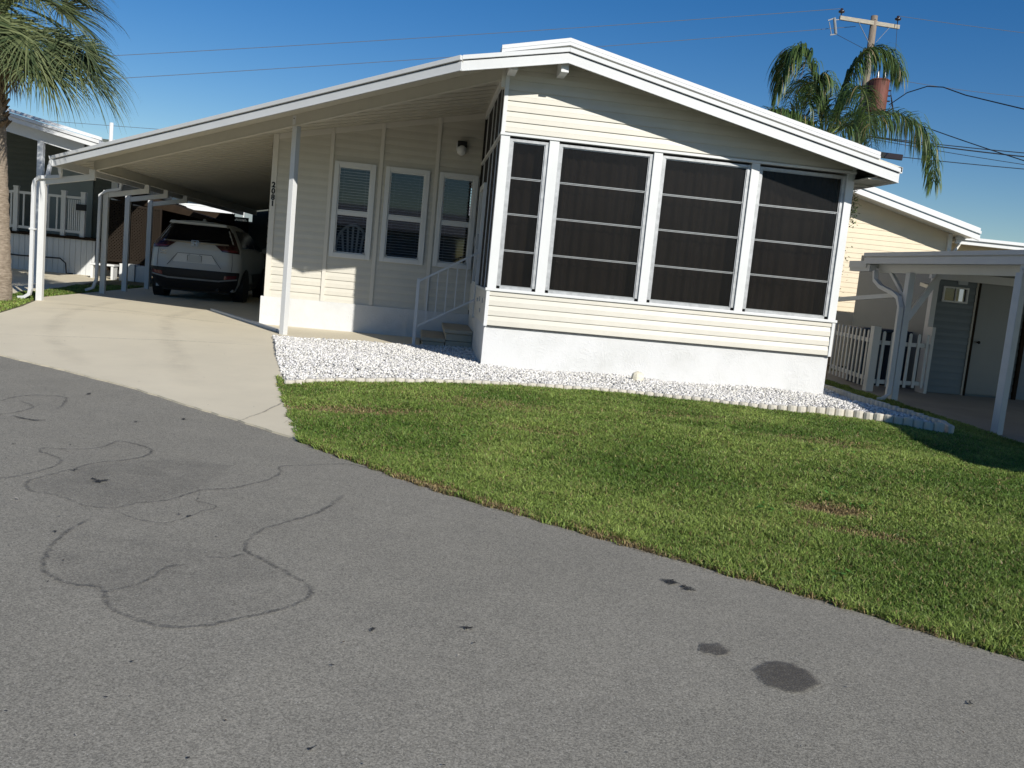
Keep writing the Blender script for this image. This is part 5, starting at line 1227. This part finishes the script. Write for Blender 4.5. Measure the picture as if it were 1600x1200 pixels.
mb=MB(); mb.ell((10.15,3.91,.80),.028,.03,.028,10,6); mb.tube([(10.15,3.965,.80),(10.15,3.93,.80)],.012,8); mb.build('handle','black_plastic',d_,smooth=True)
mb=MB(); mb.box(10.98,11.05,3.94,4.01,-.2,2.2); mb.build('door_trim','brown_wood',sh)
mb=MB(); t=.03
mb.box(9.36,9.84,3.95,4.0,1.47,1.47+t); mb.box(9.36,9.84,3.95,4.0,1.75-t,1.75); mb.box(9.36,9.36+t,3.95,4.0,1.5,1.72); mb.box(9.84-t,9.84,3.95,4.0,1.5,1.72); mb.box(9.60,9.615,3.965,4.0,1.5,1.72); w_=mb.build('window','white_vinyl',sh)
mb=MB(); mb.add([(9.39,3.99,1.5),(9.81,3.99,1.5),(9.81,3.99,1.72),(9.39,3.99,1.72)],[(0,1,2,3)]); mb.build('glass_pane','window_glass',w_)
mb=MB(); mb.box(9.3,9.9,4.35,4.4,1.3,1.9); mb.box(9.50,9.60,4.2,4.3,1.55,1.68); mb.build('window_back','floor_wood',w_)
mb=MB(); mb.box(9.62,9.80,3.955,3.99,1.80,2.02); mb.ell((9.71,3.94,1.92),.02,.02,.02,8,5); mb.build('junction_box','pale_siding',sh)
mb=siding(SF(7.0),9.4,12,-.2,2.25,course=.125); mb.box(9.4,12,7.01,7.05,-.2,2.25); mb.box(9.34,9.42,6.95,7.02,-.2,2.25); 
o=mb.build('side_wall','pale_siding',sh)

rc=thing('carport','flat-roofed grey-white carport of the right neighbour on braced square posts','carport',(9,0,-.2))
rzz=lambda x:1.97+.045*(x-7.4)
poly=[(7.40,3.10),(7.40,-1.5),(7.35,-3.2),(7.1,-5.0),(6.85,-6.2),(6.62,-7.1),(6.6,-7.9),(7.2,-8.9),(14,-8.9),(14,4.0),(9.3,4.0),(9.3,3.1)]  # front end added out of view, shaped to cast the lawn shade
mb=MB(); mb.prism(poly,lambda x,y:(x,y,rzz(x)+.03),lambda x,y:(x,y,rzz(x)+.13)); mb.build('roof_panel','white_metal',rc)
mb=MB(); mb.prism([(7.42,3.1),(9.3,3.1),(9.3,3.72),(7.42,3.72)],lambda x,y:(x,y,rzz(x)-.07),lambda x,y:(x,y,rzz(x)+.04)); mb.build('rear_roof_panel','white_metal',rc)
mb=MB()
for p,q in zip(poly[:9],poly[1:9]):
    mb.bar((p[0],p[1],1.965+.045),(q[0],q[1],1.965+.045),.05,.10); mb.bar((p[0]-.01,p[1],2.11),(q[0]-.01,q[1],2.11),.06,.06)
mb.build('fascia','white_gutter',rc)
mb=MB(); mb.box(7.60,7.66,-8,3.0,1.83,1.97); mb.build('side_beam','white_metal',rc)
mb=MB(); mb.box(7.44,7.56,3.0,3.72,1.84,1.95); mb.build('gutter','white_gutter',rc)
p=post('post',7.45,-.97,-.25,1.86,.11,R(20),rc,d=.10,m='white_gutter')
mb=MB(); mb.bar((7.40,-1.03,1.82),(7.40,-1.03,1.96),.05,.006,up=(-1,-.3,0)); mb.tube([(7.397,-1.035,1.90),(7.385,-1.04,1.90)],.012,6); mb.build('post_strap','white_gutter',p)
for yq in (-4.2,-7.4): post('post',7.45,yq,-.25,1.86,.10,0,rc,m='white_gutter')
p=post('post',7.58,1.91,-.25,1.84,.11,R(8),rc,d=.10,m='white_gutter')
mb=MB(); mb.bar((7.60,1.90,1.10),(8.02,1.85,1.84),.07,.08); mb.bar((7.62,2.6,1.84),(7.60,1.95,1.40),.05,.05); mb.bar((7.58,1.95,1.50),(7.35,4.2,1.30),.05,.07); mb.bar((8.0,1.95,1.64),(8.5,3.2,1.72),.05,.06); mb.build('post_brace','white_gutter',p)
mb=MB(); mb.rtube([(7.50,2.9,1.86),(7.50,2.86,1.70),(7.50,2.65,1.60),(7.48,2.15,1.50),(7.47,1.97,1.44),(7.47,1.88,1.30),(7.47,1.86,.1),(7.44,1.82,-.08),(7.33,1.75,-.14),(7.24,1.7,-.15)],.075,.065,side=(1,0,0)); mb.build('downspout','white_gutter',rc,bevel=.004)
mb=MB(); mb.box(9.05,13.5,3.88,3.96,1.86,2.0); mb.build('rear_beam','white_metal',rc)
# picket fence and gate
pf=thing('picket_fence','white picket fence with rounded pickets beside the right rear corner of the home','fence',(8.0,4.3,-.2))
A=Vector((8.20,5.55,0));B=Vector((7.86,3.38,0)); npk=10
for z in(.02,.68): mb=MB(); mb.bar((A.x,A.y,z),(B.x,B.y,z),.03,.07); mb.build('fence_rail','white_gutter',pf)
def picket(x,y,par,ang=0,z0=-.12,z1=.86):
    mb=MB(); w=.030; vs=[(-w,z0),(w,z0),(w,z1-.03),(w*.7,z1-.008),(0,z1),(-w*.7,z1-.008),(-w,z1-.03)]
    c,s_=math.cos(ang),math.sin(ang)
    mb.prism(vs,lambda u,z:(x+u*c+.02*s_,y+u*s_-.02*c,z),lambda u,z:(x+u*c+.035*s_,y+u*s_-.035*c,z)); mb.build('picket','white_gutter',par)
an=math.atan2(A.y-B.y,A.x-B.x)
for i in range(npk):
    t=(i+.3)/npk; q=A.lerp(B,t); picket(q.x,q.y,pf,an+PI)
mb=MB(); mb.box(7.80,7.93,3.24,3.37,-.2,.93); mb.build('fence_post','white_gutter',pf,bevel=.004)
gt=thing('picket_gate','white picket gate between the fence post and the grey shed corner','gate',(8.5,3.5,-.2))
for z in(.66,-.02): mb=MB(); mb.bar((7.95,3.35,z),(9.12,3.72,z),.03,.07); mb.build('gate_rail','white_gutter',gt)
for i in range(6): t=(i+.5)/6; picket(7.95+1.17*t,3.35+.37*t,gt,math.atan2(.37,1.17),-.10,.86)
mb=MB(); mb.box(9.10,9.16,3.68,3.95,-.2,1.0); mb.build('hinge_post','white_gutter',gt)
for (x,y,lb) in ((8.45,4.7,'dark blue covered bin behind the picket gate, nearer the fence post'),(8.98,4.85,'dark blue covered bin behind the picket gate, nearer the shed corner')):
    bt=thing('trash_bin',lb,'bin',(x,y,-.2)); mb=MB(); mb.prism([(x-.24,y-.28),(x+.24,y-.28),(x+.24,y+.28),(x-.24,y+.28)],lambda a,b_:(x+(a-x)*.85,y+(b_-y)*.85,-.2),lambda a,b_:(a,b_,.80)); mb.build('bin_body','blue_tarp',bt,bevel=.02)
    mb=MB(); mb.box(x-.27,x+.27,y-.31,y+.31,.80,.86); mb.build('lid','blue_tarp',bt,bevel=.02)
# vine on the rear right corner of the home
vn=thing('climbing_vine','thin green vine climbing the white corner post at the right end of the sunroom','vine',(5.62,.05,0))
mb=MB()
for k in range(3):
    pts=[(5.585+.02*k+.012*math.sin(z*7+k*2),.10+.03*k,z) for z in [i*.12 for i in range(2,24)]]; mb.tube(pts,.012 if k<2 else .008,5)
mb.build('stem','brown_wood',vn)
lf=Leafer()
for i in range(260):
    z=random.uniform(2.3,2.78) if random.random()<.75 else random.uniform(1.3,2.7); p=np.array((5.60+random.uniform(-.03,.11),.10+random.uniform(-.07,.12),z)); v=np.array((random.uniform(-1,1),random.uniform(-1,1),random.uniform(-.9,.3))); v/=np.linalg.norm(v); L=random.uniform(.02,.045)
    lf.strip([p,p+v*L*.5,p+v*L],[.003,.012,.001],np.cross(v,[0.3,.1,1]),np.array((.10,.15,.045))*random.uniform(.5,1.5))
lf.build('foliage',vn)
mb=MB(); mb.box(XB-.0,XB+.045,.065,.16,.55,2.72); mb.build('corner_screen','lattice_brown',home)
mb=MB(); mb.tube([(5.66,.6,2.5),(5.68,.45,1.9),(5.75,.4,1.3),(5.70,.42,.9),(5.63,.5,.55)],.005,5); tag(mb.build('cable','wire_black'),'thin dark cable hanging at the right rear corner of the home','cable')

# far trees and low background so that the horizon is not bare
def crown_tree(x,y,h,r,label,seed):
    rr=np.random.default_rng(seed); t=thing('tree',label,'tree',(x,y,0))
    mb=MB(); mb.tube([(x,y,-.2),(x+.1,y,h*.4),(x,y,h*.7)],[.2,.15,.06],8); mb.build('trunk','weathered_wood',t)
    n=5200; cl=rr.normal(0,.45,(26,3))*r; cl[:,2]*=.7; k=rr.integers(0,26,n); p=cl[k]+rr.normal(0,.20,(n,3))*r; p[:,2]+=h*.72; p[:,0]+=x;p[:,1]+=y
    d=rr.normal(0,1,(n,3));d/=np.linalg.norm(d,axis=1)[:,None]; e=np.cross(d,rr.normal(0,1,(n,3)));e/=np.linalg.norm(e,axis=1)[:,None]; L=.14
    V=np.stack([p-d*L,p+e*L*.5,p+d*L,p-e*L*.5],1).reshape(-1,3)-np.array((x,y,0)); F_=np.arange(n*4).reshape(-1,4)
    c=np.array((.05,.085,.025))*rr.uniform(.5,1.5,(n,1)); o=fast('crown',V,F_,'frond',np.repeat(c,4,0),None); o.parent=t
crown_tree(48.2,60,7.2,2.2,'small round tree on the far skyline, above the right carport roof',1)
# the houses and palms across the street stand behind the camera; they show in the glass
hs=thing('opposite_house','low white house across the street, seen only mirrored in the porch windows','house',(-7,-34,0))
mb=MB(); mb.box(-16,2,-42,-34,-.2,2.9); mb.build('wall','pale_siding',hs)
mb=MB(); mb.prism([(-43,2.9),(-33.3,2.9),(-38,4.3)],lambda y,z:(-16.6,y,z),lambda y,z:(2.6,y,z)); mb.build('roof','roof_white',hs)

# ------------------------------------------------------------------ light, sky, camera
SUN_AZ=R(26.8); SUN_EL=R(28.8)     # azimuth from straight-behind-camera towards the right
tos=Vector((math.sin(SUN_AZ)*math.cos(SUN_EL),-math.cos(SUN_AZ)*math.cos(SUN_EL),math.sin(SUN_EL)))
L=bpy.data.lights.new('sun','SUN'); L.energy=SUN_E; L.angle=R(.53); L.color=(1,.955,.88)
so=bpy.data.objects.new('sun',L); COL.objects.link(so); so.rotation_euler=(-tos).to_track_quat('-Z','Y').to_euler()
w=bpy.data.worlds.new('World'); SC.world=w; w.use_nodes=True; nt=w.node_tree
sky=nt.nodes.new('ShaderNodeTexSky'); sky.sky_type='NISHITA'; sky.sun_disc=False; sky.sun_elevation=SUN_EL
sky.sun_rotation=math.atan2(tos.x,tos.y); sky.air_density=AIR; sky.dust_density=DUST; sky.ozone_density=OZ; sky.altitude=0
bg=nt.nodes['Background']; hs_=nt.nodes.new('ShaderNodeHueSaturation'); hs_.inputs['Saturation'].default_value=SAT; hs_.inputs['Hue'].default_value=HUE; nt.links.new(sky.outputs[0],hs_.inputs['Color']); nt.links.new(hs_.outputs[0],bg.inputs[0]); bg.inputs[1].default_value=SKY_S
cam=bpy.data.cameras.new('camera'); co=bpy.data.objects.new('camera',cam); COL.objects.link(co); SC.camera=co
cam.sensor_width=36; cam.lens=1450.2/1600*36; cam.clip_start=.05; cam.clip_end=9000
yaw,pit,rol=-.1102,-.1216,.0962
Fv=Vector((-math.sin(yaw)*math.cos(pit),math.cos(yaw)*math.cos(pit),math.sin(pit))); R0=Vector((math.cos(yaw),math.sin(yaw),0)); U0=R0.cross(Fv)
Rv=R0*math.cos(rol)+U0*math.sin(rol); Uv=-R0*math.sin(rol)+U0*math.cos(rol)
co.matrix_world=Matrix(((Rv.x,Uv.x,-Fv.x,0),(Rv.y,Uv.y,-Fv.y,-11.944),(Rv.z,Uv.z,-Fv.z,1.29),(0,0,0,1)))
SC.view_settings.view_transform='Standard'; SC.view_settings.look='None'; SC.view_settings.exposure=EXPO; SC.view_settings.gamma=1
SC.cycles.max_bounces=8; SC.cycles.transparent_max_bounces=12; SC.cycles.use_denoising=True
